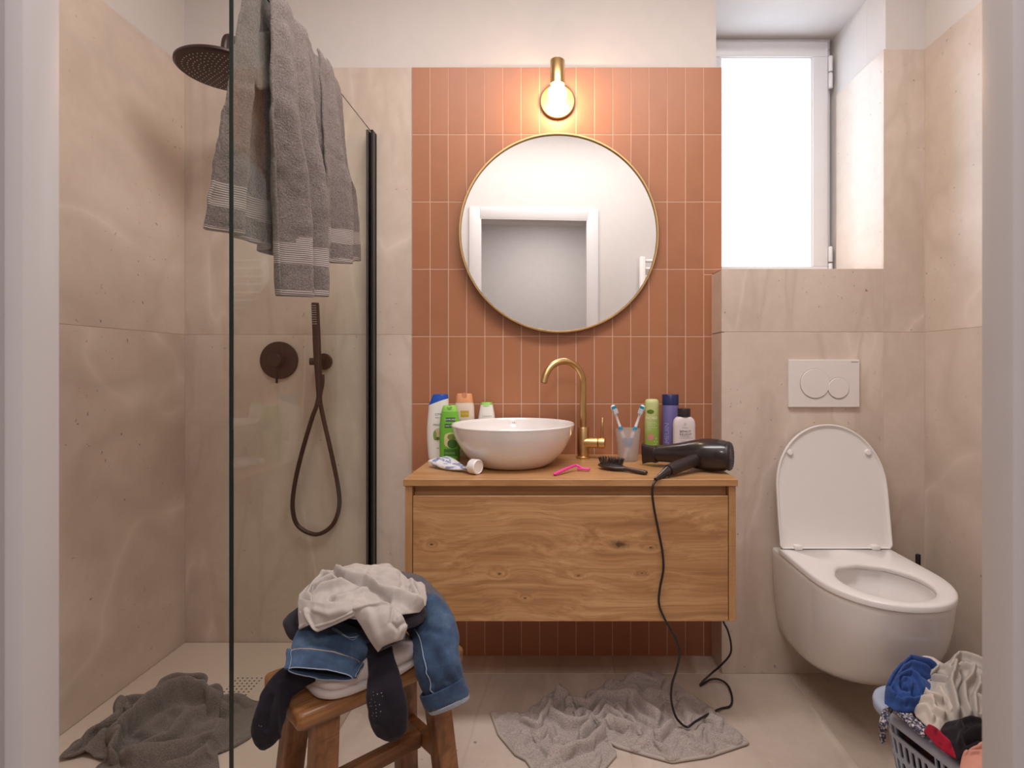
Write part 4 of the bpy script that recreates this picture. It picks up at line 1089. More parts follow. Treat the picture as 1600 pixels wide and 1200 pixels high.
bm = BM(); tube(bm, [e0+ax*s_ for s_ in (-0.004, 0.0, 0.02, 0.032)], [0.0385, 0.0405, 0.0440, 0.0442], 40); 
obj('rear_ring', bm, M_dry_matt, body, angle=40)
bm = BM(); a_, b_ = frame_from(ax)
for k in range(5):
    rr = 0.006 + 0.0068*k
    bmt = [e0 - ax*0.0052 + (a_*math.cos(2*PI*j/28)+b_*math.sin(2*PI*j/28))*rr for j in range(28)]
    tube(bm, bmt+[bmt[0]], 0.0011, 6, cap=False)
for j in range(10):
    d_ = a_*math.cos(2*PI*j/10)+b_*math.sin(2*PI*j/10); tube(bm, [e0-ax*0.0052+d_*0.004, e0-ax*0.0052+d_*0.036], 0.0011, 6)
obj('intake_grille', bm, plain('grille_grey', (0.10, 0.09, 0.10), 0.3, 0.5), body, kind='stuff')
# concentrator nozzle: round at the barrel, a tall slot at the mouth
bm = BM(); rings = []
an = ax.normalized(); hz = zz - an*zz.dot(an); hz.normalize(); hx = an.cross(hz)
for s_, rv, rh in ((0.825, 0.0278, 0.0278), (0.845, 0.0282, 0.0282), (0.88, 0.0268, 0.0225), (0.94, 0.0285, 0.0140), (1.0, 0.0335, 0.0085), (1.003, 0.0330, 0.0080), (1.0, 0.0310, 0.0060), (0.95, 0.027, 0.006)):
    rings.append([e0+ax*s_ + hz*y_ + hx*x_ for x_, y_ in disc_outline(0, 0, rh, rv, 36, 2.6)])
ring_loft(bm, rings); obj('nozzle', bm, M_dry_matt, hd0, angle=45)
# handle, cuff and cord
k0, k1 = e0 + ax*0.30 + zz*(-0.004), at(1044, 735, 1.625)
bm = BM(); prof = [(0.0, 0.024), (0.2, 0.0205), (0.45, 0.0188), (0.7, 0.0186), (0.9, 0.0178), (1.0, 0.0160)]
tube(bm, [k0.lerp(k1, s_) for s_, r_ in spline(prof, 4)], [r_ for s_, r_ in spline(prof, 4)], 28, flat=1.0)
obj('grip', bm, M_dry_matt, hd0, angle=60)
k2 = at(1024, 749, 1.584)
bm = BM(); tube(bm, [k1.lerp(k2, s_) for s_ in (0, 0.1, 0.4, 0.75, 1.0)], [0.0135, 0.0130, 0.0098, 0.0068, 0.0052], 20); cuff = obj('cord_cuff', bm, M_dry, hd0)
bm = BM(); lc = k1.lerp(k2, 0.25)
tube(bm, [lc + Vector((0.012*math.cos(a), -0.004, -0.006+0.008*math.sin(a))) for a in np.linspace(-2.4, 0.6, 14)], 0.0021, 8); obj('hanging_loop', bm, M_dry, cuff)
cp_ = [(1024, 751, 1.587), (1020, 760, 1.578), (1019.5, 775, 1.580), (1023, 800, 1.585), (1029, 830, 1.590), (1035, 862, 1.590), (1036.5, 890, 1.590), (1031, 920, 1.590), (1030, 945, 1.588), (1040, 970, 1.58), (1054, 995, 1.58), (1062, 1020, 1.58), (1058, 1043, 1.585), (1050, 1070, 1.595), (1049, 1095, 1.61), (1055, 1118, 1.625), (1064, 1130, 1.63)]
cord = [at(*q) for q in cp_]
cord += [at_z(1074, 1136, 0.034), at_z(1086, 1128, 0.036), at_z(1103, 1118, 0.030), at_z(1115, 1112, 0.016), at_z(1127, 1107, 0.006), at_z(1141, 1103, 0.005), at_z(1144, 1090, 0.005), at_z(1138, 1072, 0.006), at_z(1125, 1062, 0.012), at_z(1110, 1062, 0.012), at_z(1095, 1071, 0.005), at_z(1098, 1065, 0.016),
         at(1112, 1052, 1.87), at(1128, 1038, 1.86), at(1141, 1022, 1.86), at(1142, 1005, 1.86), at(1137, 985, 1.86), at(1131, 973, 1.86), at(1126, 958, 1.88), at(1121, 945, 1.90), at(1116, 935, 1.92)]
M_cord = plain('cord_black', (0.014, 0.011, 0.012), 0.4, var=0.03)
bm = BM(); tube(bm, spline(cord, 8), 0.0033, 10); obj('cord', bm, M_cord, hd0, angle=180)

# ------------------------------------------------------------------ cloth helpers
def grid_faces(nu, nv):
    i = np.arange(nu*nv).reshape(nu, nv)
    return np.stack([i[:-1, :-1], i[1:, :-1], i[1:, 1:], i[:-1, 1:]], -1).reshape(-1, 4)
def mesh_from(name, V, F):
    me = bpy.data.meshes.new(name)
    me.from_pydata([tuple(map(float, v)) for v in V], [], [tuple(map(int, f)) for f in F])
    return me
def smooth_grid(V, nu, nv, it=1):
    P = V.reshape(nu, nv, 3).copy()
    for _ in range(it):
        Q = P.copy()
        Q[1:-1] = 0.5*P[1:-1] + 0.25*(P[:-2] + P[2:])
        P = Q.copy()
        Q[:, 1:-1] = 0.5*P[:, 1:-1] + 0.25*(P[:, :-2] + P[:, 2:])
        P = Q
    return P.reshape(-1, 3)
def sheet_obj(name, V, F, mat, parent=None, thick=0.004, sub=1, label=None, origin=None, kind=None, offset=0.0):
    """thick cloth: subdivided, with a rounded hem from the solidifier"""
    me = mesh_from(name, V, F)
    o = bpy.data.objects.new(name, me); COL.objects.link(o)
    if thick:
        s = o.modifiers.new('thickness', 'SOLIDIFY'); s.thickness = thick; s.offset = offset; s.use_even_offset = False; s.use_quality_normals = True
    if sub:
        s = o.modifiers.new('smooth', 'SUBSURF'); s.levels = sub; s.render_levels = sub
    dg = bpy.context.evaluated_depsgraph_get(); dg.update()
    nm = bpy.data.meshes.new_from_object(o.evaluated_get(dg))
    nm.name = name
    bpy.data.objects.remove(o); bpy.data.meshes.remove(me)
    for p in nm.polygons: p.use_smooth = True
    M = wm(parent).inverted() if parent is not None else Matrix.Translation(-Vector(origin if origin is not None else (0, 0, 0)))
    nm.transform(M)
    for m in (mat if isinstance(mat, (list, tuple)) else [mat]): nm.materials.append(m)
    o = bpy.data.objects.new(name, nm); COL.objects.link(o)
    if parent is not None: o.parent = parent; WORLD[o.name] = wm(parent).copy()
    else:
        o.location = origin if origin is not None else (0, 0, 0); WORLD[o.name] = Matrix.Translation(Vector(o.location))
    if label: o['label'] = label
    if kind: o['kind'] = kind
    return o
def fbm(P, scale, seed=0, oct=3):
    return np.array([noise.fractal(Vector((p[0]*scale+seed, p[1]*scale-seed*1.7, p[2]*scale+seed*0.3)), 1.0, 2.0, oct) for p in P])

def resample(P, n):
    P = np.array(P, float); d = np.r_[0, np.cumsum(np.linalg.norm(np.diff(P, axis=0), axis=1))]
    t_ = np.linspace(0, d[-1], n)
    return np.stack([np.interp(t_, d, P[:, k]) for k in range(3)], -1)
def coons(bot, right, top, left, nu, nv):
    """patch between four edges: bot and top run left to right, left and right run bottom to top"""
    b_, t_, l_, r_ = resample(bot, nu), resample(top, nu), resample(left, nv), resample(right, nv)
    u = np.linspace(0, 1, nu)[:, None, None]; w = np.linspace(0, 1, nv)[None, :, None]
    S = (1-w)*b_[:, None] + w*t_[:, None] + (1-u)*l_[None] + u*r_[None]
    S -= (1-u)*(1-w)*b_[0] + u*(1-w)*b_[-1] + (1-u)*w*t_[0] + u*w*t_[-1]
    return S.reshape(-1, 3)
def photo_xy(V): return np.stack([868+V[:, 0]*873/V[:, 1], 573-(V[:, 2]-1.0635)*873/V[:, 1]], -1)
def ridge(P, line, w):
    """1 along a polyline, falling off over w"""
    L = np.array(line, float); D = np.full(len(P), 1e9)
    for a, b in zip(L[:-1], L[1:]):
        ab = b-a; t_ = np.clip(((P-a)@ab)/(ab@ab), 0, 1)
        D = np.minimum(D, np.linalg.norm(P-(a+t_[:, None]*ab), axis=1))
    return np.exp(-(D/w)**2)
def grid_normals(V, nu, nv):
    P = V.reshape(nu, nv, 3)
    du = np.gradient(P, axis=0); dv = np.gradient(P, axis=1)
    n = np.cross(du, dv); n /= np.linalg.norm(n, axis=2, keepdims=True) + 1e-9
    n = n.reshape(-1, 3)
    if (n[:, 1].mean()) > 0.0 and n[:, 2].mean() < 0.2: n = -n
    if n[:, 2].mean() < -0.2: n = -n
    return n
def cloth_patch(bot, right, top, left, nu=44, nv=34, bulge=0.02, folds=(), wrinkle=0.003, wscale=18, seed=1, org=None, edge=3, power=0.6):
    """a soft sheet hung between four edges, swollen by `bulge`, with folds (polyline, width, height) pressed into it"""
    V = coons(bot, right, top, left, nu, nv)
    V = smooth_grid(V, nu, nv, 1)
    N = smooth_grid(grid_normals(V, nu, nv), nu, nv, 8)
    N /= np.linalg.norm(N, axis=1, keepdims=True) + 1e-9
    u = np.repeat(np.linspace(0, 1, nu), nv); w = np.tile(np.linspace(0, 1, nv), nu)
    dome = (np.sin(PI*u)*np.sin(PI*w))**power*bulge
    P = photo_xy(V); h = np.zeros(len(V)); g = np.zeros(len(V))
    for L, wd, a in folds:
        r_ = a*ridge(P, L, wd)
        if a > 0: h = np.maximum(h, r_) + 0.3*np.minimum(h, r_)
        else: g = np.minimum(g, r_)
    iu = np.repeat(np.arange(nu), nv); iv = np.tile(np.arange(nv), nu)
    e = np.clip(np.minimum.reduce([iu, nu-1-iu, iv, nv-1-iv])/edge, 0.25, 1)
    wr = wrinkle*(fbm(V, wscale, seed) + 0.6*fbm(V, wscale*2.3, seed+3, 2))
    return V + N*(dome + (h+g+wr)*e)[:, None], grid_faces(nu, nv)
def join_sheets(parts):
    Vs, Fs, o_ = [], [], 0
    for V, F in parts:
        Vs.append(V); Fs.append(F+o_); o_ += len(V)
    return np.concatenate(Vs), np.concatenate(Fs)
class ClothTube:
    """a soft flattened tube along photo nodes (px, py, distance, half width in px, flatness)"""
    def __init__(self, nodes, n=6, seg=36, wrinkle=0.004, wscale=22, seed=1, folds=(), p=2.3, close0=False, close1=False, up=(0, 1, 0)):
        nd_ = spline([tuple(q)+(0.0,)*(6-len(q)) for q in nodes], n)
        C = [at(q[0], q[1], q[2]) for q in nd_]
        rows = []
        self.axis = []
        for i, q in enumerate(nd_):
            d_ = (C[min(i+1, len(C)-1)] - C[max(i-1, 0)]).normalized()
            a_, b_ = frame_from(d_, up)
            r_ = q[3]/873*q[2]
            tilt = q[5] if len(q) > 5 else 0.0
            row = []
            for k in range(seg):
                th = 2*PI*k/seg; c_, s_ = math.cos(th), math.sin(th)
                c_ = math.copysign(abs(c_)**(2/p), c_); s_ = math.copysign(abs(s_)**(2/p), s_)
                row.append(C[i] + a_*c_*r_ + b_*s_*r_*q[4] + d_*(tilt*c_*r_))
            rows.append(row)
        P = np.array([[tuple(x) for x in r_] for r_ in rows])
        self.m, self.seg = P.shape[0], seg
        V = P.reshape(-1, 3)
        ctr = np.repeat(P.mean(1), seg, 0); N = V - ctr; N /= np.linalg.norm(N, axis=1, keepdims=True) + 1e-9
        h = wrinkle*(fbm(V, wscale, seed) + 0.6*fbm(V, wscale*2.2, seed+2, 2))
        X = photo_xy(V)
        for L, wd, a in folds:
            h = h + a*ridge(X, L, wd)*(N[:, 1] < 0.3)
        self.V = V + N*h[:, None]; self.N = N
        i = np.arange(self.m*seg).reshape(self.m, seg); j = np.roll(i, -1, 1)
        F = [np.stack([i[:-1], j[:-1], j[1:], i[1:]], -1).reshape(-1, 4)]
        self.F = np.concatenate(F)
        for flag, row in ((close0, 0), (close1, self.m-1)):
            if flag:
                c_ = self.V[i[row]].mean(0); self.V = np.vstack([self.V, c_])
                ci = len(self.V)-1
                self.F = np.concatenate([self.F, np.array([[i[row, k], i[row, (k+1) % seg], i[row, (k+2) % seg], ci] for k in range(0, seg, 2)])])
    def row(self, r_, k0=0, k1=None, lift=0.001):
        k1 = self.seg if k1 is None else k1
        r_ = int(round(r_*(self.m-1)))
        return [Vector(self.V[r_*self.seg + k % self.seg] + self.N[r_*self.seg + k % self.seg]*lift) for k in range(k0, k1)]
    def along(self, k, r0, r1, lift=0.001):
        return [Vector(self.V[i*self.seg + k % self.seg] + self.N[i*self.seg + k % self.seg]*lift) for i in range(int(r0*(self.m-1)), int(r1*(self.m-1))+1)]

def relax_cloth(V, nu, nv, grow=1.15, floor=0.0, iters=140, gravity=0.00010, bend=0.35, shear=0.5, fixed=None):
    """let a pinned sheet buckle: every edge of the grid wants to be `grow` times longer (position based, red-black sweeps)"""
    P = V.reshape(nu, nv, 3).copy()
    w = np.ones((nu, nv)) if fixed is None else 1.0 - fixed.reshape(nu, nv)
    sets = []
    for du, dv, k, g in ((1, 0, 1.0, grow), (0, 1, 1.0, grow), (1, 1, shear, grow), (1, -1, shear, grow), (2, 0, bend, grow), (0, 2, bend, grow), (4, 0, bend*0.5, grow), (0, 4, bend*0.5, grow)):
        I = np.arange(nu*nv).reshape(nu, nv)
        A = I[:nu-du, max(0, -dv):nv-max(0, dv)]
        B = I[du:, max(0, dv):nv+min(0, dv)]
        par = ((np.arange(A.shape[0])[:, None]//max(1, du)) if du else np.zeros(A.shape[0], int)[:, None]) + ((np.arange(A.shape[1])[None]//max(1, dv)) if not du else 0)
        par = np.broadcast_to(par % 2, A.shape)
        for c_ in (0, 1):
            sets.append((A[par == c_], B[par == c_], k, g, abs(du)+abs(dv) >= 2 and (du != 1)))
    X = P.reshape(-1, 3); W = w.reshape(-1)
    R0 = [np.linalg.norm(X[a]-X[b], axis=1)*g for a, b, k, g, only in sets]
    prev = X.copy()
    for it in range(iters):
        vel = (X-prev)*0.86; vel[:, 2] -= gravity; prev = X.copy()
        X = X + vel*W[:, None]
        for (a, b, k, g, only), r0 in zip(sets, R0):
            d_ = X[b]-X[a]; L = np.linalg.norm(d_, axis=1) + 1e-9
            e = (L-r0)/L*k*0.5
            if only: e = np.minimum(e, 0.0)          # the long struts only push
            e = np.clip(e, -0.12, 0.12)
            s_ = W[a]+W[b]; s_ = np.where(s_ > 0, s_, 1)
            X[a] += d_*(e*2*W[a]/s_)[:, None]; X[b] -= d_*(e*2*W[b]/s_)[:, None]
        low = X[:, 2] < floor
        X[low, 2] = floor
        X[low, :2] = prev[low, :2] + 0.4*(X[low, :2]-prev[low, :2])
    return X
def edge_mask(nu, nv, left=True, right=True, front=True, back=True):
    m = np.zeros((nu, nv))
    if left: m[0] = 1
    if right: m[-1] = 1
    if front: m[:, 0] = 1
    if back: m[:, -1] = 1
    return m
def press_folds(V, folds, noise_amp, nscale, seed, nu, nv, extra=0.0, edge=3):
    P = photo_xy(V); h = np.zeros(len(V))
    for L, w, a in folds:
        r_ = a*ridge(P, L, w); h = np.maximum(h, r_) + 0.25*np.minimum(h, r_)
    h += noise_amp*(fbm(V, nscale, seed)+0.5)
    iu = np.repeat(np.arange(nu), nv); iv = np.tile(np.arange(nv), nu)
    k = np.clip(np.minimum.reduce([iu, nu-1-iu, iv, nv-1-iv])/edge, 0.10, 1)
    V = V.copy(); V[:, 2] += (h+extra)*k
    return V

# ------------------------------------------------------------------ fabrics
M_towel = terry_mat('grey_terry', (0.215, 0.178, 0.165), 260, 1.0)
M_towel_dark = terry_mat('dark_grey_terry', (0.205, 0.168, 0.150), 300, 0.9)
M_mat = terry_mat('bath_mat_terry', (0.48, 0.405, 0.375), 300, 0.8)
t = NT('towel_band'); v = t.coord(scale=(1, 1, 1))
sep = t.add('ShaderNodeSeparateXYZ'); t.link(v, sep.inputs[0])
wv = t.math('SINE', t.math('MULTIPLY', sep.outputs[2], 1250.0))
t.set(t.mix(t.ramp(wv, [(0.0, 0.0), (0.6, 1.0)]), (0.27, 0.23, 0.215), (0.34, 0.295, 0.275)), 0.85, Sheen_Weight=0.2)
t.bump(wv, 0.4, 0.002); M_band = t.m
M_tshirt = cloth_mat('greige_jersey', (0.46, 0.412, 0.385), blotch=(0.41, 0.365, 0.34))
M_charcoal = cloth_mat('charcoal_jersey', (0.040, 0.036, 0.046))
M_slate = cloth_mat('slate_jersey', (0.105, 0.095, 0.105))
M_sock = cloth_mat('black_sock', (0.014, 0.011, 0.018), scale=700, strength=0.35)
M_white_cotton = cloth_mat('white_cotton', (0.60, 0.53, 0.51), var=0.05)
def denim(name, c0, c1, c2):
    t = NT(name)
    v = t.coord()
    lo = t.noise(v, 14, 4, 0.6); tw = t.noise(t.coord(scale=(900, 900, 260), rot=(0, 0.6, 0.5)), 1.0, 2)
    c = t.ramp(lo, [(0.30, c0), (0.5, c1), (0.72, c2)])
    c = t.mix(t.ramp(tw, [(0.38, 0.35), (0.55, 0.0)]), c, [x*0.45 for x in c0])
    t.set(c, 0.85, Sheen_Weight=0.1); t.bump(tw, 0.25, 0.002)
    return t.m
M_denim = denim('blue_denim', (0.012, 0.028, 0.068), (0.032, 0.068, 0.140), (0.090, 0.145, 0.240))
M_denim_dark = denim('dark_denim', (0.012, 0.020, 0.045), (0.020, 0.032, 0.070), (0.030, 0.050, 0.10))
M_denim_pale = denim('denim_reverse', (0.25, 0.27, 0.33), (0.33, 0.35, 0.41), (0.42, 0.44, 0.50))
M_stitch = plain('tan_stitching', (0.36, 0.27, 0.20), 0.8)
M_stitch_pale = plain('pale_stitching', (0.27, 0.32, 0.40), 0.8)

# ------------------------------------------------------------------ towel hanging over the glass
tw_ = thing('bath_towel', 'long grey bath towel hung over the top edge of the shower glass', 'towel', (GX, 1.45, 1.30))
def outer_sheet(y_top, y_bot, zhem, x0, folds, seed, nu=64, nv=90, top_lift=0.035, bow=0.0, inner_drop=0.20, xin=-0.70):
    """runs from a short way down the inner side, over the glass, down the outer side"""
    V = np.zeros((nu, nv, 3))
    uu = np.linspace(0, 1, nu)
    for i, u in enumerate(uu):
        yt = np.interp(u, np.linspace(0, 1, len(y_top)), y_top); yb_ = np.interp(u, np.linspace(0, 1, len(y_bot)), y_bot)
        zh = np.interp(u, np.linspace(0, 1, len(zhem)), zhem)
        lift = np.interp(u, [0, 0.25, 0.6, 1], [top_lift, top_lift*0.9, top_lift*0.6, top_lift*0.25])
        w = sum(a*math.cos(2*PI*(f*u+ph)) for f, ph, a in folds)
        ztop = GZ + 0.006 + lift
        sec = spline([(xin, GZ-inner_drop, 0.0), (GX-0.016, GZ-0.03, 0.0), (GX-0.006-lift*0.15, ztop-0.006, 0.0), (GX+0.012+lift*0.15, ztop-0.006, 0.03), (GX+0.020+x0*0.4, GZ-0.06, 0.10), (GX+0.022+x0*0.8, GZ-0.25, 0.38), (GX+0.026+x0, (GZ+zh)/2-0.06, 0.72), (GX+0.024+x0, zh, 1.0)], 14)
        sec = resample(sec, nv)
        for j in range(nv):
            x, z, q = sec[j]
            amp = 0.16 + 0.95*min(1, q*1.3)
            y = yt + (yb_-yt)*min(1, q)**1.3
            V[i, j] = (x + w*amp + bow*math.sin(PI*u)*q, y + 0.35*w*amp, z + (0.006*w/0.02 if q < 0.02 else 0))
    V = V.reshape(-1, 3)
    N = grid_normals(V, nu, nv)
    V = V + N*(0.0035*(fbm(V, 16, seed)+0.6*fbm(V, 40, seed+3, 2)))[:, None]
    return V, grid_faces(nu, nv), nu, nv
def banded(name, V, F, nu, nv, band, hem, parent, dark=False):
    """terry sheet with a woven band and a hem strip near its lower edge; band and hem are distances up from the edge in metres"""
    o = sheet_obj(name, V, F, [M_towel, M_band], parent, thick=0.0075, sub=1)
    P = V.reshape(nu, nv, 3)
    d = np.zeros((nu, nv))
    for rng_ in (range(nv-2, -1, -1),):
        for j in rng_: d[:, j] = d[:, j+1] + np.linalg.norm(P[:, j]-P[:, j+1], axis=1)
    from mathutils.kdtree import KDTree
    kd = KDTree(len(V))
    M = wm(parent).inverted()
    for i, p in enumerate(V): kd.insert(M @ Vector(p), i)
    kd.balance(); dd = np.broadcast_to(d.mean(0), d.shape).ravel()
    for p in o.data.polygons:
        q = dd[kd.find(p.center)[1]]
        if band[0] < q < band[1] or q < hem: p.material_index = 1
    return o
# near lobe (long), far flap (shorter, further along the glass)
V, F, nu, nv = outer_sheet((1.290, 1.40, 1.545), (1.385, 1.44, 1.545), (1.236, 1.243, 1.262), 0.006, ((2.4, 0.42, 0.024), (4.6, 0.25, 0.0110), (1.0, 0.5, 0.008)), 3, xin=-0.685)
banded('near_fold', V, F, nu, nv, (0.075, 0.125), 0.012, tw_)
V, F, nu, nv = outer_sheet((1.535, 1.60, 1.672), (1.520, 1.62, 1.815), (1.345, 1.362, 1.405), 0.020, ((1.6, 0.15, 0.017), (3.3, 0.4, 0.009)), 9, nu=44, top_lift=0.028, bow=0.006)
banded('far_fold', V, F, nu, nv, (0.058, 0.100), 0.012, tw_)
# inner sheet, swinging out into the shower towards the camera
nu, nv = 56, 80
V = np.zeros((nu, nv, 3))
for i, u in enumerate(np.linspace(0, 1, nu)):
    for j, q in enumerate(np.linspace(0, 1, nv)):
        ztop = GZ + 0.040; zh = 1.366 - 0.030*u + 0.012*math.sin(PI*u)
        x0_ = np.interp(q, [0, 0.05, 0.25, 0.6, 1], [GX-0.004, GX-0.018, GX-0.030, GX-0.055, GX-0.088])
        y0_ = np.interp(q, [0, 0.3, 0.7, 1], [1.252, 1.245, 1.235, 1.238])
        y1_ = np.interp(q, [0, 0.3, 0.7, 1], [1.42, 1.43, 1.45, 1.47])
        w = (0.016*math.cos(2*PI*(2.6*u+0.50)) + 0.009*math.cos(2*PI*(4.4*u+0.2)))*(0.25+0.75*q)
        V[i, j] = (x0_ + (GX-0.025-x0_)*u*0.75 + w, y0_+(y1_-y0_)*u + 0.5*w, ztop+(zh-ztop)*q)
V = V.reshape(-1, 3); N = grid_normals(V, nu, nv)
V = V + N*(0.0035*(fbm(V, 16, 21)+0.6*fbm(V, 40, 23, 2)))[:, None]
banded('inner_fold', V, grid_faces(nu, nv), nu, nv, (0.058, 0.108), 0.012, tw_)

# ------------------------------------------------------------------ towels on the floor
def flat(pts, z): return [tuple(at_z(x, y, z)) for x, y in pts]
nu, nv = 104, 76
V = coons(flat([(842, 1216), (900, 1214), (941, 1203), (961, 1180), (950, 1158), (965, 1166), (1013, 1180), (1050, 1190), (1108, 1181), (1168, 1161)], 0.006),
          flat([(1168, 1161), (1137, 1130), (1108, 1106), (1053, 1069), (1022, 1049)], 0.006),
          flat([(768, 1114), (820, 1115), (864, 1080), (905, 1092), (941, 1073), (993, 1056), (1022, 1049)], 0.006),
          flat([(842, 1216), (823, 1187), (806, 1178), (780, 1147), (768, 1114)], 0.006), nu, nv)
Zm = lambda L: [(740+x/3.478, 980+y/3.478) for x, y in L]
V = press_folds(V, [
    (Zm([(455, 375), (480, 410), (520, 445), (600, 440), (700, 410), (800, 410), (880, 420), (930, 470), (1000, 520)]), 4.6, 0.034),
    (Zm([(380, 440), (430, 490), (500, 545), (560, 555), (650, 500), (720, 440)]), 3.4, 0.030),
    (Zm([(570, 620), (620, 570), (650, 540), (740, 480), (800, 520), (840, 590)]), 3.4, 0.034),
    (Zm([(420, 735), (480, 715), (560, 690), (650, 640), (700, 575), (740, 530), (800, 560), (880, 590), (960, 640)]), 3.8, 0.034),
    (Zm([(790, 470), (870, 540), (930, 590), (1010, 610), (1080, 560)]), 3.6, 0.028), (Zm([(850, 440), (900, 500), (960, 540)]), 3.4, 0.022),
    (Zm([(500, 470), (560, 500), (640, 470)]), 3.2, 0.022), (Zm([(260, 520), (330, 545), (400, 480), (440, 440)]), 3.8, 0.022),
    (Zm([(320, 590), (420, 560), (440, 620), (520, 640)]), 3.4, 0.018), (Zm([(250, 640), (330, 610), (400, 640)]), 3.4, 0.014),
    (Zm([(330, 630), (400, 680), (470, 650)]), 3.6, 0.014), (Zm([(900, 650), (960, 640), (1040, 665)]), 3.6, 0.016),
    (Zm([(690, 330), (800, 310), (900, 290), (1000, 300), (1060, 330)]), 3.6, 0.012), (Zm([(620, 380), (740, 350), (880, 340)]), 3.6, 0.010),
    (Zm([(900, 380), (1000, 370), (1080, 410)]), 3.6, 0.010), (Zm([(1120, 420), (1180, 500), (1250, 520)]), 3.6, 0.010),
    (Zm([(1140, 580), (1210, 590), (1250, 550)]), 3.6, 0.009), (Zm([(1260, 470), (1330, 560)]), 4, 0.009)], 0.004, 22, 5, nu, nv)
V = relax_cloth(V, nu, nv, grow=1.16, floor=0.005, iters=60, fixed=edge_mask(nu, nv))
bmx = thing('bath_mat', 'crumpled beige terry bath mat on the floor in front of the vanity', 'bath mat', (0.17, 1.65, 0.0))
V[:, 2] = np.maximum(V[:, 2], 0.004)
sheet_obj('terry_sheet', V, grid_faces(nu, nv), M_mat, bmx, thick=0.0065, sub=1)
P = V.reshape(nu, nv, 3)
edge = [Vector(p) for p in P[:, 0]] + [Vector(p) for p in P[-1, 1:]]
bm = BM(); tube(bm, [p+Vector((0, 0, 0.0005)) for p in edge], 0.0050, 8); tube(bm, [Vector(p)+Vector((0, 0, 0.0005)) for p in P[0, :]], 0.0050, 8)
obj('hem', bm, cloth_mat('mat_hem', (0.47, 0.40, 0.365)), bmx, angle=180)
Zt = lambda L: [(60+x/4.21, 980+y/4.21) for x, y in L]
def raised(pts, hs): return [tuple(at_z(x, y, 0.0575+h)) for (x, y), h in zip(pts, hs)]
nu, nv = 100, 80
V = coons(raised(Zt([(300, 1010), (600, 1010), (900, 1010), (1190, 1010)]), [0]*4),
          raised(Zt([(1190, 1010), (1190, 925), (1180, 830), (1300, 780), (1400, 722), (1480, 492)]), [0]*6),
          raised(Zt([(130, 880), (230, 750), (380, 692), (490, 622), (510, 530), (600, 490), (750, 458), (800, 402), (900, 358), (1080, 356), (1110, 415), (1200, 402), (1212, 460), (1310, 462), (1400, 480), (1480, 492)]), [0, .006, .015, .022, .03, .03, .03, .03, .034, .03, .022, .022, .012, .010, .006, 0]),
          raised(Zt([(300, 1010), (380, 925), (440, 870), (360, 858), (300, 810), (130, 880)]), [0, 0, .006, 0, .014, 0]), nu, nv)
c0 = at_z(60+880/4.21, 980+640/4.21, 0.0575)
mound = 0.050*np.clip(1-((V[:, 0]-c0.x)/0.21)**2-((V[:, 1]-c0.y)/0.20)**2, 0, 1)**0.8
V = press_folds(V, [
    (Zt([(130, 870), (300, 740), (480, 660), (600, 650)]), 5, .022), (Zt([(350, 830), (420, 790), (520, 760), (620, 660), (740, 590)]), 5, .028),
    (Zt([(500, 540), (560, 600), (640, 610), (760, 570), (860, 500)]), 5, .028), (Zt([(780, 440), (860, 390), (960, 365), (1060, 370)]), 6, .020),
    (Zt([(470, 920), (480, 800), (560, 720), (700, 620), (820, 540), (940, 480), (1060, 500), (1160, 560)]), 7, .050),
    (Zt([(560, 900), (700, 840), (860, 770), (960, 650)]), 7, .026), (Zt([(980, 470), (1060, 450), (1110, 510)]), 4.5, .028),
    (Zt([(1150, 560), (1200, 520), (1260, 560)]), 4.5, .025), (Zt([(600, 930), (800, 900), (1000, 840), (1180, 780), (1240, 700)]), 6, .045),
    (Zt([(820, 960), (950, 920), (1080, 870), (1170, 810)]), 4.5, .03), (Zt([(1000, 930), (1100, 880), (1180, 850)]), 4.5, .03),
    (Zt([(900, 600), (1000, 620), (1080, 590)]), 5, .018), (Zt([(700, 740), (800, 650)]), 5, .02)], 0.006, 16, 5, nu, nv, mound, 4)
V = relax_cloth(V, nu, nv, grow=1.10, floor=0.0560, iters=60, fixed=edge_mask(nu, nv))
V = smooth_grid(V, nu, nv, 1)
ft = thing('bath_towel', 'dark grey towel dropped in a heap on the shower tray', 'towel', (-1.03, 1.50, 0.0515))
sheet_obj('terry_sheet', V, grid_faces(nu, nv), M_towel_dark, ft, thick=0.0075, sub=1)

# ------------------------------------------------------------------ stool
ST = thing('wooden_stool', 'rustic brown wooden stool with splayed legs, piled with clothes', 'stool', (-0.4115, 1.229, 0.0), rz=math.atan2(0.695, 0.72))
SM = wm(ST)
bm = BM()
rings = []
for z, ins in ((0.3855, 0.006), (0.389, 0.0015), (0.394, 0.0), (0.412, 0.0), (0.417, 0.002), (0.4195, 0.0065), (0.4200, 0.016)):
    rings.append([(x, y, z) for x, y in rrect(-0.184+ins, 0.184-ins, -0.103+ins, 0.103-ins, 0.012-ins*0.4, 5)])
ring_loft(bm, rings)
obj('seat', bm, M_stoolwood, ST, local=True, angle=50)
def leg_pt(sx, sy, z):
    f = (0.386-z)/0.386
    return Vector((sx*(0.122+0.030*f), sy*(0.066+0.040*f), z))
for sx in (-1, 1):
    for sy in (-1, 1):
        bm = BM(); rings = []
        for z, w in ((0.0, 0.0205), (0.003, 0.0225), (0.20, 0.0230), (0.384, 0.0235)):
            c_ = leg_pt(sx, sy, z)
            rings.append([(c_.x+x, c_.y+y, z) for x, y in rrect(-w, w, -w*0.92, w*0.92, 0.004, 3)])
        ring_loft(bm, rings); obj('leg', bm, M_legwood, ST, local=True, angle=35)
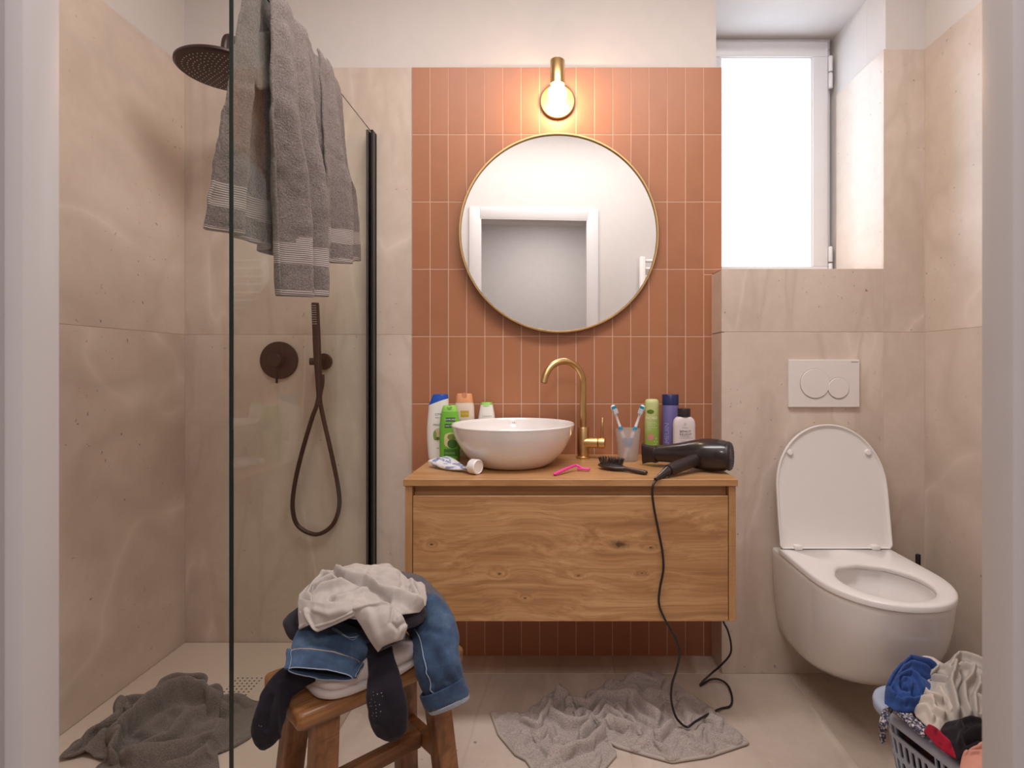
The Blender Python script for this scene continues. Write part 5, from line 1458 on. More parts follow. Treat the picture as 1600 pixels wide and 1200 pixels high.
def beam(a_, b_, w, h):
    a_, b_ = Vector(a_), Vector(b_); d_ = (b_-a_).normalized(); s_ = Vector((0, 0, 1)).cross(d_).normalized(); u_ = d_.cross(s_)
    bm = BM(); ring_loft(bm, [[p + s_*x + u_*y for x, y in rrect(-w/2, w/2, -h/2, h/2, 0.003, 3)] for p in (a_, b_)]); return bm
zs_ = 0.190
for sx in (-1, 1): obj('stretcher', beam(leg_pt(sx, -1, zs_)+Vector((0, 0.018, 0)), leg_pt(sx, 1, zs_)-Vector((0, 0.018, 0)), 0.024, 0.036), M_legwood, ST, local=True, angle=35)
M_rail = wood_mat('stool_rail_wood', (0.09, 0.036, 0.013), (0.20, 0.084, 0.030), (0.32, 0.145, 0.054), grain=(2, 26, 26), knots=False)
obj('stretcher', beam((leg_pt(-1, 0, zs_).x+0.014, 0, zs_), (leg_pt(1, 0, zs_).x-0.014, 0, zs_), 0.024, 0.036), M_rail, ST, local=True, angle=35)

# ------------------------------------------------------------------ clothes piled on the stool
# folded white towel at the bottom
c0 = Vector((-0.430, 1.203, 0.4205)); e1 = Vector((0.72, 0.695, 0)); e2 = Vector((-0.695, 0.72, 0))
wt = thing('folded_towel', 'white folded cotton towel lying under the jeans on the stool', 'towel', c0)
nrow = []
for z, s_ in ((0.0, 0.94), (0.006, 1.0), (0.016, 1.0), (0.0215, 0.955), (0.0235, 0.985), (0.036, 0.99), (0.046, 0.94), (0.052, 0.78)):
    nrow.append([c0 + e1*x*s_ + e2*y*s_ + zz*z for x, y in disc_outline(0, 0, 0.112, 0.106, 56, 4.5)])
V = np.array([[tuple(p) for p in r_] for r_ in nrow]).reshape(-1, 3)
V += (np.array([(math.cos(a), math.sin(a), 0) for a in np.tile(np.linspace(0, 2*PI, 56, endpoint=False), len(nrow))])*0.004*fbm(V, 25, 5)[:, None])
V[:, 2] += np.where(V[:, 2] > 0.44, 0.005*fbm(V, 20, 8), 0)
bm = BM(); ring_loft(bm, [[Vector(p) for p in V[i*56:(i+1)*56]] for i in range(len(nrow))])
obj('cotton', bm, M_white_cotton, wt, angle=180)
# bunched charcoal shirt in the middle
cs = thing('charcoal_shirt', 'charcoal shirt bunched between the jeans and the beige t-shirt', 'shirt', at(560, 965, 1.22))
ct1 = ClothTube([(452, 972, 1.195, 10, 0.9), (462, 974, 1.185, 17, 0.9), (500, 970, 1.20, 22, 0.9), (560, 962, 1.235, 26, 1.0), (610, 956, 1.245, 25, 1.0), (645, 958, 1.235, 18, 0.9), (664, 964, 1.215, 10, 0.9)], seed=4, wrinkle=0.006, close0=True, close1=True)
sheet_obj('bunched_body', ct1.V, ct1.F, M_charcoal, cs, thick=0, sub=1)
ct1 = ClothTube([(470, 955, 1.185, 8, 0.8), (458, 965, 1.175, 9, 0.9), (453, 978, 1.168, 9, 0.9), (459, 990, 1.165, 8, 0.9), (468, 996, 1.165, 6, 0.8)], seed=14, wrinkle=0.003, close0=True, close1=True)
sheet_obj('rolled_edge', ct1.V, ct1.F, M_charcoal, cs, thick=0, sub=1)
ct1 = ClothTube([(600, 972, 1.19, 10, 0.9), (618, 969, 1.182, 14, 0.9), (640, 965, 1.178, 15, 0.9), (656, 960, 1.182, 12, 0.8), (664, 955, 1.19, 8, 0.7)], seed=24, wrinkle=0.004, close0=True, close1=True, folds=[([(600, 950), (640, 945), (662, 952)], 4, 0.008)])
sheet_obj('cuff_fold', ct1.V, ct1.F, M_charcoal, cs, thick=0, sub=1)
ct1 = ClothTube([(610, 915, 1.30, 22, 0.9), (640, 925, 1.285, 26, 0.8), (664, 938, 1.27, 24, 0.7), (683, 951, 1.258, 19, 0.6), (696, 961, 1.25, 12, 0.5)], seed=7, wrinkle=0.006, close0=True, close1=True, folds=[([(650, 915), (690, 950)], 5, 0.008), ([(660, 940), (692, 962)], 4, 0.007)])
sheet_obj('slate_sleeve', ct1.V, ct1.F, M_slate, cs, thick=0, sub=1, label='slate grey sleeve')
# jeans
jn = thing('jeans', 'blue denim jeans on the stool, waistband open in front and one rolled leg hanging right', 'jeans', at(560, 1010, 1.17))
jw = ClothTube([(501, 1053, 1.058, 46.5, 0.16, 0.0), (504, 1042, 1.075, 48.5, 0.19), (510, 1024, 1.100, 52.5, 0.24), (519, 1006, 1.128, 55, 0.26), (531, 993, 1.158, 54, 0.26), (543, 986, 1.185, 48, 0.22)], n=9, seg=64, up=(0.30, 0, 0.95), wrinkle=0.0035, seed=3,
               folds=[([(470, 1012), (510, 1015), (555, 1035)], 4, 0.004), ([(462, 1020), (500, 1030), (548, 1052)], 3, -0.003), ([(470, 985), (520, 995), (570, 1012)], 6, 0.005), ([(560, 1000), (575, 1020)], 5, 0.006)], close1=True)
sheet_obj('waist', jw.V, jw.F, [M_denim], jn, thick=0.0032, sub=1)
bm = BM()
L = [Vector(p)*0.985 + Vector(jw.V[:jw.seg].mean(0))*0.015 for p in jw.V[:jw.seg]]
lin = ClothTube([(502, 1050, 1.063, 43.5, 0.12), (507, 1034, 1.088, 46, 0.15), (514, 1015, 1.115, 47, 0.16)], seg=64, up=(0.30, 0, 0.95), wrinkle=0.001, close1=True)
sheet_obj('lining', lin.V, lin.F, M_denim_dark, jn, thick=0, sub=0, label='dark inside of the waist')
seg = jw.seg
def nearest_row(py, k):
    return min(range(jw.m), key=lambda i: abs(photo_xy(jw.V[i*seg+k:i*seg+k+1])[0][1]-py))/(jw.m-1)
front_k = min(range(seg), key=lambda k: jw.V[20*seg+k][1])           # the side that faces the camera
top_k = max(range(seg), key=lambda k: jw.V[20*seg+k][2])
mid = top_k
band_r = nearest_row(photo_xy(jw.V[mid:mid+1])[0][1]-29, mid)
bm = BM()
ks = list(range(seg))
tube(bm, [*jw.row(0.0, 0, None, 0.0012), jw.row(0.0, 0, None, 0.0012)[0]], 0.0010, 6, cap=False)
obj('rim_stitching', bm, M_stitch_pale, jn, angle=180)
bm = BM(); rr = jw.row(band_r, 0, None, 0.0010); tube(bm, rr+[rr[0]], 0.0013, 6, cap=False); obj('waistband_seam', bm, M_stitch, jn, angle=180)
bm = BM(); rr = jw.row(band_r*0.18, 0, None, 0.0008); tube(bm, rr+[rr[0]], 0.0007, 6, cap=False); rr = jw.row(band_r*0.86, 0, None, 0.0008); tube(bm, rr+[rr[0]], 0.0007, 6, cap=False); obj('band_stitching', bm, M_stitch_pale, jn, angle=180)
def belt_loop(k):
    pts = jw.along(k, 0.0, band_r*1.12, 0.0042)
    bm = BM(); tube(bm, pts, 0.0058, 10, flat=0.32, up=(0.5, -0.5, 0.7)); lp = obj('belt_loop', bm, M_denim, jn, angle=180)
    bm = BM(); q = [p + Vector((0.0042, -0.0012, 0.0016)) for p in pts]; tube(bm, q, 0.0006, 5); q = [p + Vector((-0.0042, -0.0012, 0.0016)) for p in pts]; tube(bm, q, 0.0006, 5); obj('loop_stitching', bm, M_stitch_pale, lp, angle=180)
right_k = max(range(seg), key=lambda k: photo_xy(jw.V[5*seg+k:5*seg+k+1])[0][0])
left_k = min(range(seg), key=lambda k: photo_xy(jw.V[5*seg+k:5*seg+k+1])[0][0])
stp = 1 if jw.V[5*seg+(right_k+2) % seg][2] > jw.V[5*seg+(right_k-2) % seg][2] else -1
belt_loop(right_k+2*stp); belt_loop(left_k-1*stp)
# back pocket, a patch with a pointed lower edge laid over the upper side
def on_waist(px_, py_, lift=0.0018):
    P = photo_xy(jw.V[:jw.m*seg]); ok = np.where(jw.N[:, 2] > 0.0)[0]
    i = ok[np.argmin(((P[ok]-np.array([px_, py_]))**2).sum(1))]
    return Vector(jw.V[i] + jw.N[i]*lift)
pk = [(492, 980), (520, 984), (531, 989), (545, 997), (558, 994), (563, 984)]
bm = BM(); tube(bm, spline([on_waist(*p) for p in pk], 4), 0.0012, 6); pkk = obj('back_pocket', bm, M_stitch_pale, jn, angle=180)
bm = BM(); tube(bm, spline([on_waist(p[0]+1, p[1]+3.2) for p in pk], 4), 0.0008, 6); obj('pocket_stitching', bm, M_stitch_pale, pkk, angle=180)
bm = BM(); lathe(bm, [(0.0, 0.0), (0.0028, 0.0), (0.0022, 0.0012), (0.0, 0.0014)], on_waist(556, 991), (0, -0.6, 0.8), 12); obj('rivet', bm, plain('rivet_copper', (0.5, 0.30, 0.18), 0.3, 1.0), pkk)
# leg
jl = ClothTube([(622, 945, 1.275, 26, 0.6), (650, 952, 1.262, 33, 0.55), (671, 974, 1.240, 38, 0.50), (680, 1005, 1.200, 38.5, 0.46), (684, 1036, 1.165, 35.5, 0.44), (690, 1062, 1.160, 33, 0.42), (696, 1082, 1.158, 31.5, 0.42, -0.05)], n=9, seg=56, wrinkle=0.0035, seed=31, p=2.5,
               folds=[([(655, 975), (668, 1030), (680, 1085)], 2.5, 0.004), ([(680, 1000), (700, 1040), (712, 1062)], 7, 0.004), ([(672, 1050), (700, 1072)], 3.5, 0.004), ([(665, 985), (700, 990)], 6, -0.005), ([(676, 1078), (690, 1055)], 3, 0.004)])
sheet_obj('leg', jl.V, jl.F, M_denim, jn, thick=0.0032, sub=1)
kk = min(range(jl.seg), key=lambda k: abs(photo_xy(jl.V[40*jl.seg+k:40*jl.seg+k+1])[0][0]-672) + (100 if jl.N[40*jl.seg+k][1] > 0 else 0))
bm = BM(); tube(bm, jl.along(kk, 0.25, 1.0, 0.0022), 0.0011, 8); obj('side_seam', bm, M_stitch_pale, jn, angle=180)
cf = ClothTube([(689.0, 1071, 1.156, 34.5, 0.48), (694, 1083, 1.155, 35.5, 0.50, -0.05), (699.0, 1095, 1.154, 34.5, 0.50, -0.1)], n=5, seg=56, wrinkle=0.0012, seed=33, p=2.5)
sheet_obj('rolled_cuff', cf.V, cf.F, M_denim, jn, thick=0.0045, sub=1)
cf2 = ClothTube([(700.0, 1096, 1.1535, 33.0, 0.55, -0.1), (703.5, 1103, 1.152, 31.5, 0.50, -0.15)], n=5, seg=56, wrinkle=0.001, seed=35, p=2.5)
sheet_obj('cuff_reverse', cf2.V, cf2.F, M_denim_pale, jn, thick=0.003, sub=1, label='pale inside of the rolled cuff')
# socks
def sock(label, nodes, seed, folds, specks):
    so = thing('sock', label, 'sock', at(nodes[2][0], nodes[2][1], nodes[2][2]), group='black socks on the stool')
    s_ = ClothTube(nodes, n=8, seg=40, wrinkle=0.003, seed=seed, folds=folds, close0=True, close1=True, p=2.1)
    sheet_obj('knit', s_.V, s_.F, M_sock, so, thick=0, sub=1)
    bm = BM(); random.seed(seed)
    P = photo_xy(s_.V); ok = [i for i in range(s_.m*s_.seg) if s_.N[i][1] < -0.3]
    for x, y in specks:
        i = ok[int(np.argmin([(P[k][0]-x)**2+(P[k][1]-y)**2 for k in ok]))]
        lathe(bm, [(0.0, -0.0004), (random.uniform(0.0006, 0.0011), 0), (0.0, 0.0004)], Vector(s_.V[i]+s_.N[i]*0.0006), Vector(s_.N[i]), 6, False, False)
    if specks: obj('lint_specks', bm, M_white_cotton, so, kind='stuff')
sock('black sock draped over the left end of the stool', [(492, 1050, 1.088, 12, 0.45), (470, 1055, 1.085, 20, 0.42), (447, 1068, 1.075, 23, 0.42), (431, 1090, 1.060, 23, 0.45), (421, 1118, 1.052, 23.5, 0.5), (415, 1145, 1.050, 22, 0.52), (412, 1160, 1.050, 16, 0.5), (410, 1171, 1.050, 5, 0.4)], 41,
     [([(440, 1068), (430, 1110), (432, 1150)], 4, 0.007), ([(424, 1090), (418, 1140)], 4, -0.007)], [(404, 1133), (407, 1136)])
random.seed(9)
sock('black sock with white lint hanging down the front of the stool', [(590, 1000, 1.135, 20, 0.35), (594, 1024, 1.120, 22, 0.36), (598, 1052, 1.092, 26, 0.40), (602, 1085, 1.072, 31, 0.42), (608, 1120, 1.066, 30, 0.44), (611, 1142, 1.064, 25, 0.45), (612, 1153, 1.064, 15, 0.42), (612.5, 1159, 1.064, 5, 0.35)], 43,
     [([(600, 1090), (610, 1150)], 3.5, -0.007), ([(585, 1080), (592, 1130)], 6, 0.004)], [(578+random.uniform(0, 22), 1080+random.uniform(0, 42)) for _ in range(26)])
# beige t-shirt on top
ts = thing('t_shirt', 'crumpled beige t-shirt on top of the clothes pile', 't-shirt', at(560, 930, 1.2))
Zf = lambda L: [(380+x/3.53, 860+y/3.53) for x, y in L]
A3 = lambda L: [tuple(at(*q)) for q in L]
main = cloth_patch(
    bot=A3([(468, 958, 1.125), (492, 972, 1.108), (540, 966, 1.10), (584, 972, 1.10), (620, 962, 1.12), (655, 957, 1.165)]),
    right=A3([(655, 957, 1.165), (665, 947, 1.19), (667, 935, 1.22), (664, 915, 1.26)]),
    top=A3([(466, 931, 1.17), (480, 916, 1.22), (502, 901, 1.265), (530, 888, 1.30), (552, 884, 1.315), (567, 887, 1.32), (584, 884, 1.325), (607, 881, 1.325), (622, 897, 1.315), (640, 902, 1.30), (656, 907, 1.28), (664, 915, 1.26)]),
    left=A3([(468, 958, 1.125), (465, 944, 1.15), (466, 931, 1.17)]),
    nu=90, nv=64, bulge=0.020, wrinkle=0.0034, wscale=26, seed=6, edge=4,
    folds=[(Zf([(520, 150), (560, 195), (650, 225), (720, 245), (770, 285), (850, 305), (930, 320), (1000, 325)]), 3.4, 0.0232),
           (Zf([(500, 175), (560, 220), (650, 245), (740, 275), (800, 315)]), 2.4, -0.0272),
           (Zf([(430, 160), (480, 170), (530, 185)]), 3.0, 0.0174), (Zf([(440, 185), (490, 178), (520, 188)]), 2.0, -0.0204),
           (Zf([(380, 250), (440, 215), (500, 200), (560, 215)]), 2.6, 0.0188), (Zf([(390, 268), (450, 240), (490, 215)]), 2.0, -0.0221),
           (Zf([(370, 275), (450, 255), (560, 230), (680, 245)]), 2.8, 0.0174), (Zf([(490, 300), (540, 290), (640, 262), (700, 258)]), 2.0, -0.0238),
           (Zf([(520, 300), (600, 275), (700, 262), (770, 285)]), 2.6, 0.0174),
           (Zf([(310, 260), (360, 310), (370, 360)]), 3.5, 0.0145), (Zf([(340, 260), (400, 190), (470, 130)]), 4, 0.0116),
           (Zf([(930, 190), (940, 230), (900, 270)]), 4, 0.0087), (Zf([(940, 250), (960, 280), (950, 310)]), 3.5, 0.0087), (Zf([(905, 240), (930, 270), (910, 300)]), 2.4, -0.0102),
           (Zf([(620, 110), (760, 130), (880, 180)]), 6, 0.0072), (Zf([(700, 180), (840, 230)]), 6, 0.0058)])
flap = cloth_patch(
    bot=A3([(468, 984, 1.112), (478, 979, 1.108), (487, 975, 1.100), (491, 982, 1.094), (496, 988, 1.088), (524, 976, 1.090), (554, 962, 1.095)]),
    right=A3([(554, 962, 1.095), (558, 950, 1.10), (548, 938, 1.115)]),
    top=A3([(467, 934, 1.155), (480, 938, 1.135), (492, 940, 1.118), (506, 943, 1.105), (528, 942, 1.105), (548, 938, 1.115)]),
    left=A3([(468, 984, 1.112), (466, 960, 1.130), (467, 934, 1.155)]),
    nu=64, nv=40, bulge=0.004, wrinkle=0.0014, seed=12, edge=1,
    folds=[(Zf([(310, 430), (360, 400), (365, 340)]), 2.6, 0.004), (Zf([(355, 330), (375, 390), (400, 440)]), 2.6, 0.006), (Zf([(345, 350), (362, 405)]), 2.0, -0.005), (Zf([(410, 330), (480, 350), (560, 330)]), 5, 0.004), (Zf([(395, 425), (500, 390), (605, 340)]), 1.5, 0.0025)])
sleeve = cloth_patch(
    bot=A3([(591, 1019, 1.082), (598, 1010, 1.078), (612, 1004, 1.078), (629, 999, 1.082)]),
    right=A3([(629, 999, 1.082), (637, 979, 1.09), (629, 963, 1.10), (613, 947, 1.115)]),
    top=A3([(545, 950, 1.105), (560, 944, 1.102), (585, 940, 1.105), (613, 947, 1.115)]),
    left=A3([(591, 1019, 1.082), (578, 1000, 1.082), (563, 975, 1.090), (545, 950, 1.105)]),
    nu=44, nv=50, bulge=0.012, wrinkle=0.0015, seed=17, edge=2,
    folds=[(Zf([(820, 330), (815, 400), (850, 430), (890, 400)]), 3.0, -0.006), (Zf([(860, 380), (870, 440), (850, 490)]), 3.5, 0.006), (Zf([(700, 340), (740, 430), (760, 500)]), 6, 0.004), (Zf([(620, 320), (700, 300), (800, 300)]), 3, 0.006)])
under = cloth_patch(
    bot=A3([(591, 1019, 1.084), (606, 1012, 1.090), (632, 1000, 1.10)]), right=A3([(632, 1000, 1.10), (638, 975, 1.12)]), top=A3([(585, 990, 1.11), (610, 975, 1.12), (638, 975, 1.12)]), left=A3([(591, 1019, 1.084), (585, 990, 1.11)]), nu=20, nv=12, bulge=0.002, wrinkle=0.001)
V, F = join_sheets([main[:2], flap[:2], sleeve[:2]])
sheet_obj('jersey', V, F, M_tshirt, ts, thick=0.0022, sub=1)
sheet_obj('sleeve_inside', under[0], under[1], M_slate, ts, thick=0.002, sub=1, label='shadowed grey inside of the sleeve')

# ------------------------------------------------------------------ laundry basket
bx_ang = math.atan2(0.22, 0.976)
b0 = Vector((0.722, 1.314, 0.0))          # far left corner of the rim
eX = Vector((math.cos(bx_ang), math.sin(bx_ang), 0)); eY = Vector((math.sin(bx_ang), -math.cos(bx_ang), 0))
BW, BL_, BH = 0.40, 0.52, 0.300
bc_ = b0 + eX*BW/2 + eY*BL_/2
bk = thing('laundry_basket', 'blue grey plastic laundry basket full of clothes by the toilet', 'laundry basket', (bc_.x, bc_.y, 0.0), rz=bx_ang)
M_basket = plain('basket_plastic', (0.40, 0.46, 0.60), 0.35, var=0.02)
def bask_pt(s, z, out=0.0):
    """walk round the tapered tub: s in 0..1 of the perimeter, local coordinates"""
    k = z/BH; hx, hy, r = BW/2-0.012-0.035*(1-k)+out, BL_/2-0.012-0.035*(1-k)+out, 0.060+out
    pts = bask_pt.cache.get((round(hx, 5), round(hy, 5)))
    if pts is None:
        o_ = rrect(-hx, hx, -hy, hy, r, 10); o_.append(o_[0])
        P = np.array(o_); d_ = np.r_[0, np.cumsum(np.linalg.norm(np.diff(P, axis=0), axis=1))]
        pts = bask_pt.cache[(round(hx, 5), round(hy, 5))] = (P, d_/d_[-1])
    P, d_ = pts
    return (float(np.interp(s, d_, P[:, 0])), float(np.interp(s, d_, P[:, 1])), z)
bask_pt.cache = {}
ncol = 96                                  # slots round the tub, three columns each
svals = []
for i in range(ncol):
    for f in (0.0, 0.22, 0.32, 0.68, 0.78): svals.append((i+f)/ncol)
zrow = [0.004, 0.02]; kinds = ['solid', 'solid']
for k in range(6):
    z0 = 0.026 + k*0.0435
    zrow += [z0, z0+0.004, z0+0.029, z0+0.033]; kinds += ['cut0', 'cut', 'cut1', 'solid']
zrow += [0.292, BH]; 
bm = BM()
grid = [[bm.verts.new(bask_pt(s, z)) for s in svals] for z in zrow]
ns = len(svals)
# the long handle opening on the left side
xl = -BW/2+0.012
for j in range(len(zrow)-1):
    kd_ = kinds[j] if j < len(kinds) else 'solid'
    for i in range(ns):
        col = i % 5; slot = i//5
        q = [grid[j][i], grid[j][(i+1) % ns], grid[j+1][(i+1) % ns], grid[j+1][i]]
        cx_, cy_ = q[0].co.x, q[0].co.y
        on_left = cx_ < xl+0.03 and abs(cy_) < BL_/2-0.05
        handle = on_left and (0.085 < cy_ < 0.19) and q[0].co.z > 0.236
        if handle and 0.240 < q[0].co.z and q[2].co.z < 0.290: continue
        if kd_.startswith('cut') and col in (1, 2, 3) and not handle:
            if kd_ == 'cut' or col == 2: continue
            if kd_ == 'cut0': tri = (q[0], q[1], q[3]) if col == 1 else (q[0], q[1], q[2])
            else: tri = (q[3], q[2], q[0]) if col == 1 else (q[3], q[2], q[1])
            bm.faces.new(tri); continue
        bm.faces.new(q)
bm.faces.new([grid[0][i] for i in range(ns-1, -1, -1)])
me = bpy.data.meshes.new('tub'); bm.to_mesh(me); bm.free()
to = bpy.data.objects.new('tub', me); COL.objects.link(to)
sm_ = to.modifiers.new('wall', 'SOLIDIFY'); sm_.thickness = 0.0035; sm_.offset = -1
dg = bpy.context.evaluated_depsgraph_get(); dg.update(); nm = bpy.data.meshes.new_from_object(to.evaluated_get(dg))
bpy.data.objects.remove(to); bpy.data.meshes.remove(me)
nm.name = 'tub'; nm.materials.append(M_basket)
for p in nm.polygons: p.use_smooth = True
nm.set_sharp_from_angle(angle=R(35))
tub = bpy.data.objects.new('tub', nm); COL.objects.link(tub); tub.parent = bk
bm = BM(); prof = [(-0.006, 0.290), (-0.005, 0.2990), (-0.001, 0.3030), (0.014, 0.3035), (0.020, 0.3010), (0.022, 0.295), (0.021, 0.283), (0.0185, 0.2815), (0.0165, 0.284), (0.0160, 0.292), (0.010, 0.2975), (0.003, 0.296), (0.0, 0.288)]
rings = []
for i in range(160):
    ring = []
    for o_, z in prof:
        p = bask_pt(i/160, BH, o_); ring.append((p[0], p[1], z))
    rings.append(ring)
ring_loft(bm, rings, closed=True); obj('rim', bm, M_basket, bk, local=True, angle=60)

# dark clothes filling the tub
df = thing('dark_laundry', 'dark clothes packed in the lower part of the laundry basket, showing through its slots', 'clothing', bc_)
rings = []
for z, k_ in ((0.010, 0.86), (0.03, 0.93), (0.08, 0.955), (0.14, 0.965), (0.20, 0.968), (0.24, 0.962), (0.262, 0.93), (0.272, 0.84), (0.276, 0.5)):
    ring = []
    for i in range(120):
        p = bask_pt(i/120, z, -0.006); w_ = 1 + 0.025*noise.noise(Vector((p[0]*22, p[1]*22, z*24)))
        ring.append(wm(bk) @ Vector((p[0]*k_*w_, p[1]*k_*w_, z)))
    rings.append(ring)
bm = BM(); ring_loft(bm, rings); obj('cloth', bm, cloth_mat('dark_mixed', (0.020, 0.015, 0.022), blotch=(0.10, 0.020, 0.028)), df, angle=180)
# clothes in the basket
def auto(pts):
    out = []
    for q in pts:
        zz_ = float(np.interp(q[1], [1025, 1110, 1200, 1260], [0.380, 0.335, 0.315, 0.300])) if len(q) < 3 else q[2]
        p = at_z(q[0], q[1], zz_); out.append(tuple(p))
    return out
Zb = lambda L: [(1330+x/6.317, 1010+y/6.317) for x, y in L]
M_blue = cloth_mat('blue_cotton', (0.035, 0.085, 0.285), var=0.18)
M_heather = cloth_mat('heather_fleece', (0.46, 0.415, 0.38), var=0.06)
M_creamc = cloth_mat('cream_knit', (0.60, 0.53, 0.47), var=0.05)
M_blackc = cloth_mat('black_cotton', (0.016, 0.011, 0.015))
M_red = cloth_mat('red_print', (0.36, 0.012, 0.035), blotch=(0.03, 0.01, 0.015))
M_pinkc = cloth_mat('salmon_cotton', (0.62, 0.29, 0.22))
t = NT('scarf_weave'); v = t.coord(); n_ = t.noise(v, 210, 2)
t.set(t.ramp(n_, [(0.42, (0.03, 0.03, 0.065)), (0.52, (0.16, 0.15, 0.20)), (0.60, (0.60, 0.56, 0.56))]), 0.9); t.bump(n_, 0.5, 0.004); M_scarf = t.m
def laundry(name, label, cat, mat, patches, origin):
    th = thing(name, label, cat, origin, group=None)
    V, F = join_sheets(patches)
    sheet_obj('cloth', V, F, mat, th, thick=0.003, sub=1)
    return th
wv_ = cloth_patch(bot=auto(Zb([(640, 200), (760, 230), (900, 260), (940, 240)])), right=auto(Zb([(940, 240), (930, 185)])), top=auto(Zb([(645, 150), (710, 98), (800, 108), (860, 150), (930, 185)])), left=auto(Zb([(640, 200), (645, 150)])), nu=30, nv=16, bulge=0.008, seed=2)
laundry('white_undershirt', 'white shirt at the very back of the laundry basket', 'shirt', M_white_cotton, [wv_], at_z(1455, 1035, 0.36))
bl = cloth_patch(
    bot=auto(Zb([(330, 560), (430, 640), (540, 660), (640, 650), (760, 600)])), right=auto(Zb([(760, 600), (800, 480), (790, 360), (870, 220)])),
    top=auto(Zb([(340, 410), (400, 310), (480, 225), (575, 148), (660, 165), (780, 185), (870, 220)])), left=auto(Zb([(330, 560), (332, 480), (340, 410)])),
    nu=72, nv=60, bulge=0.030, wrinkle=0.004, wscale=26, seed=4, edge=2,
    folds=[(Zb([(350, 430), (400, 330), (490, 240), (580, 165), (700, 185), (820, 215)]), 3.2, 0.016), (Zb([(440, 400), (500, 300), (560, 260), (660, 270), (750, 290)]), 2.6, 0.014), (Zb([(540, 230), (570, 200), (700, 220), (800, 240)]), 2.0, -0.012),
           (Zb([(350, 470), (380, 540), (480, 600), (600, 600), (700, 580)]), 2.6, 0.014), (Zb([(440, 430), (500, 380), (570, 360), (640, 420), (690, 500)]), 2.4, 0.014), (Zb([(460, 430), (480, 500), (560, 520), (600, 560)]), 2.2, -0.014), (Zb([(450, 450), (520, 430), (560, 470), (560, 520)]), 2.0, 0.010),
           (Zb([(400, 470), (430, 560), (540, 620)]), 2.2, -0.010), (Zb([(600, 330), (680, 340), (760, 360)]), 3.5, -0.022), (Zb([(620, 500), (640, 560), (720, 570)]), 2.2, 0.012)])
laundry('blue_shirt', 'royal blue shirt twisted up in the left of the laundry basket', 'shirt', M_blue, [bl], at_z(1415, 1075, 0.34))
hv = cloth_patch(
    bot=auto(Zb([(700, 500), (800, 640), (900, 760), (1050, 800), (1250, 800), (1500, 880), (1700, 930)])), right=auto(Zb([(1700, 930), (1720, 600), (1700, 320)])),
    top=auto(Zb([(755, 300), (830, 220), (900, 195), (960, 155), (1040, 100), (1150, 118), (1280, 165), (1410, 215), (1560, 270), (1700, 320)])), left=auto(Zb([(700, 500), (730, 400), (755, 300)])),
    nu=96, nv=72, bulge=0.026, wrinkle=0.0035, wscale=24, seed=8, edge=2,
    folds=[(Zb([(770, 300), (850, 250), (930, 280), (960, 330), (980, 400)]), 3.0, 0.014), (Zb([(960, 280), (1000, 180), (1060, 120), (1180, 150), (1300, 210), (1420, 270)]), 3.4, 0.018), (Zb([(1010, 240), (1060, 180), (1150, 210), (1260, 260), (1400, 330)]), 2.2, -0.014),
           (Zb([(1000, 260), (970, 400), (960, 500), (1000, 600), (1040, 730)]), 3.6, 0.022), (Zb([(1080, 290), (1170, 320), (1150, 440), (1080, 520), (1100, 640), (1160, 740)]), 3.6, 0.020), (Zb([(1060, 320), (1080, 420), (1040, 520), (1060, 640)]), 2.0, -0.014),
           (Zb([(1180, 330), (1240, 420), (1230, 520), (1190, 600), (1220, 740)]), 3.2, 0.018), (Zb([(1200, 350), (1290, 400), (1260, 430)]), 2.2, -0.016), (Zb([(1280, 430), (1360, 410), (1450, 440)]), 3, 0.014), (Zb([(1240, 530), (1300, 480), (1400, 480), (1500, 500)]), 3, 0.015),
           (Zb([(1230, 600), (1320, 660), (1420, 700), (1560, 740)]), 3, 0.015), (Zb([(1240, 580), (1320, 630), (1420, 670)]), 1.8, -0.012), (Zb([(1230, 760), (1300, 730), (1400, 760)]), 3, 0.012), (Zb([(800, 330), (880, 380), (960, 420)]), 2.2, 0.010), (Zb([(820, 300), (900, 350), (950, 400)]), 1.8, -0.010), (Zb([(780, 350), (860, 410), (940, 450)]), 1.8, -0.010)])
laundry('heather_sweatshirt', 'pale heather grey sweatshirt heaped at the right of the laundry basket', 'sweatshirt', M_heather, [hv], at_z(1510, 1085, 0.34))
cr_ = cloth_patch(
    bot=auto(Zb([(640, 690), (740, 790), (860, 860), (960, 800)])), right=auto(Zb([(960, 800), (1000, 700), (950, 560), (930, 440)])),
    top=auto(Zb([(690, 490), (740, 450), (810, 440), (870, 450), (930, 440)])), left=auto(Zb([(640, 690), (610, 610), (690, 560), (690, 490)])),
    nu=56, nv=50, bulge=0.022, wrinkle=0.004, wscale=28, seed=15, edge=2,
    folds=[(Zb([(620, 610), (700, 600), (780, 640), (820, 720), (900, 760)]), 3, 0.014), (Zb([(650, 660), (740, 690), (800, 770)]), 3, 0.012), (Zb([(720, 480), (730, 560), (780, 610), (860, 630)]), 3, 0.016), (Zb([(790, 460), (790, 540), (850, 580)]), 2.4, -0.010), (Zb([(850, 480), (880, 560), (940, 620), (980, 700)]), 3, 0.016), (Zb([(830, 690), (880, 720)]), 2, -0.014)])
laundry('cream_jumper', 'cream knitted jumper in the middle of the laundry basket', 'jumper', M_creamc, [cr_], at_z(1450, 1105, 0.335))
rd = cloth_patch(bot=auto(Zb([(722, 850), (820, 960), (920, 1050), (1035, 1110)])), right=auto(Zb([(1035, 1110), (1045, 1060)])), top=auto(Zb([(725, 830), (800, 822), (860, 880), (900, 940), (980, 990), (1045, 1060)])), left=auto(Zb([(722, 850), (725, 830)])), nu=50, nv=18, bulge=0.016, wrinkle=0.003, seed=3, edge=2, folds=[(Zb([(760, 850), (850, 930), (960, 1030)]), 2.4, 0.008)])
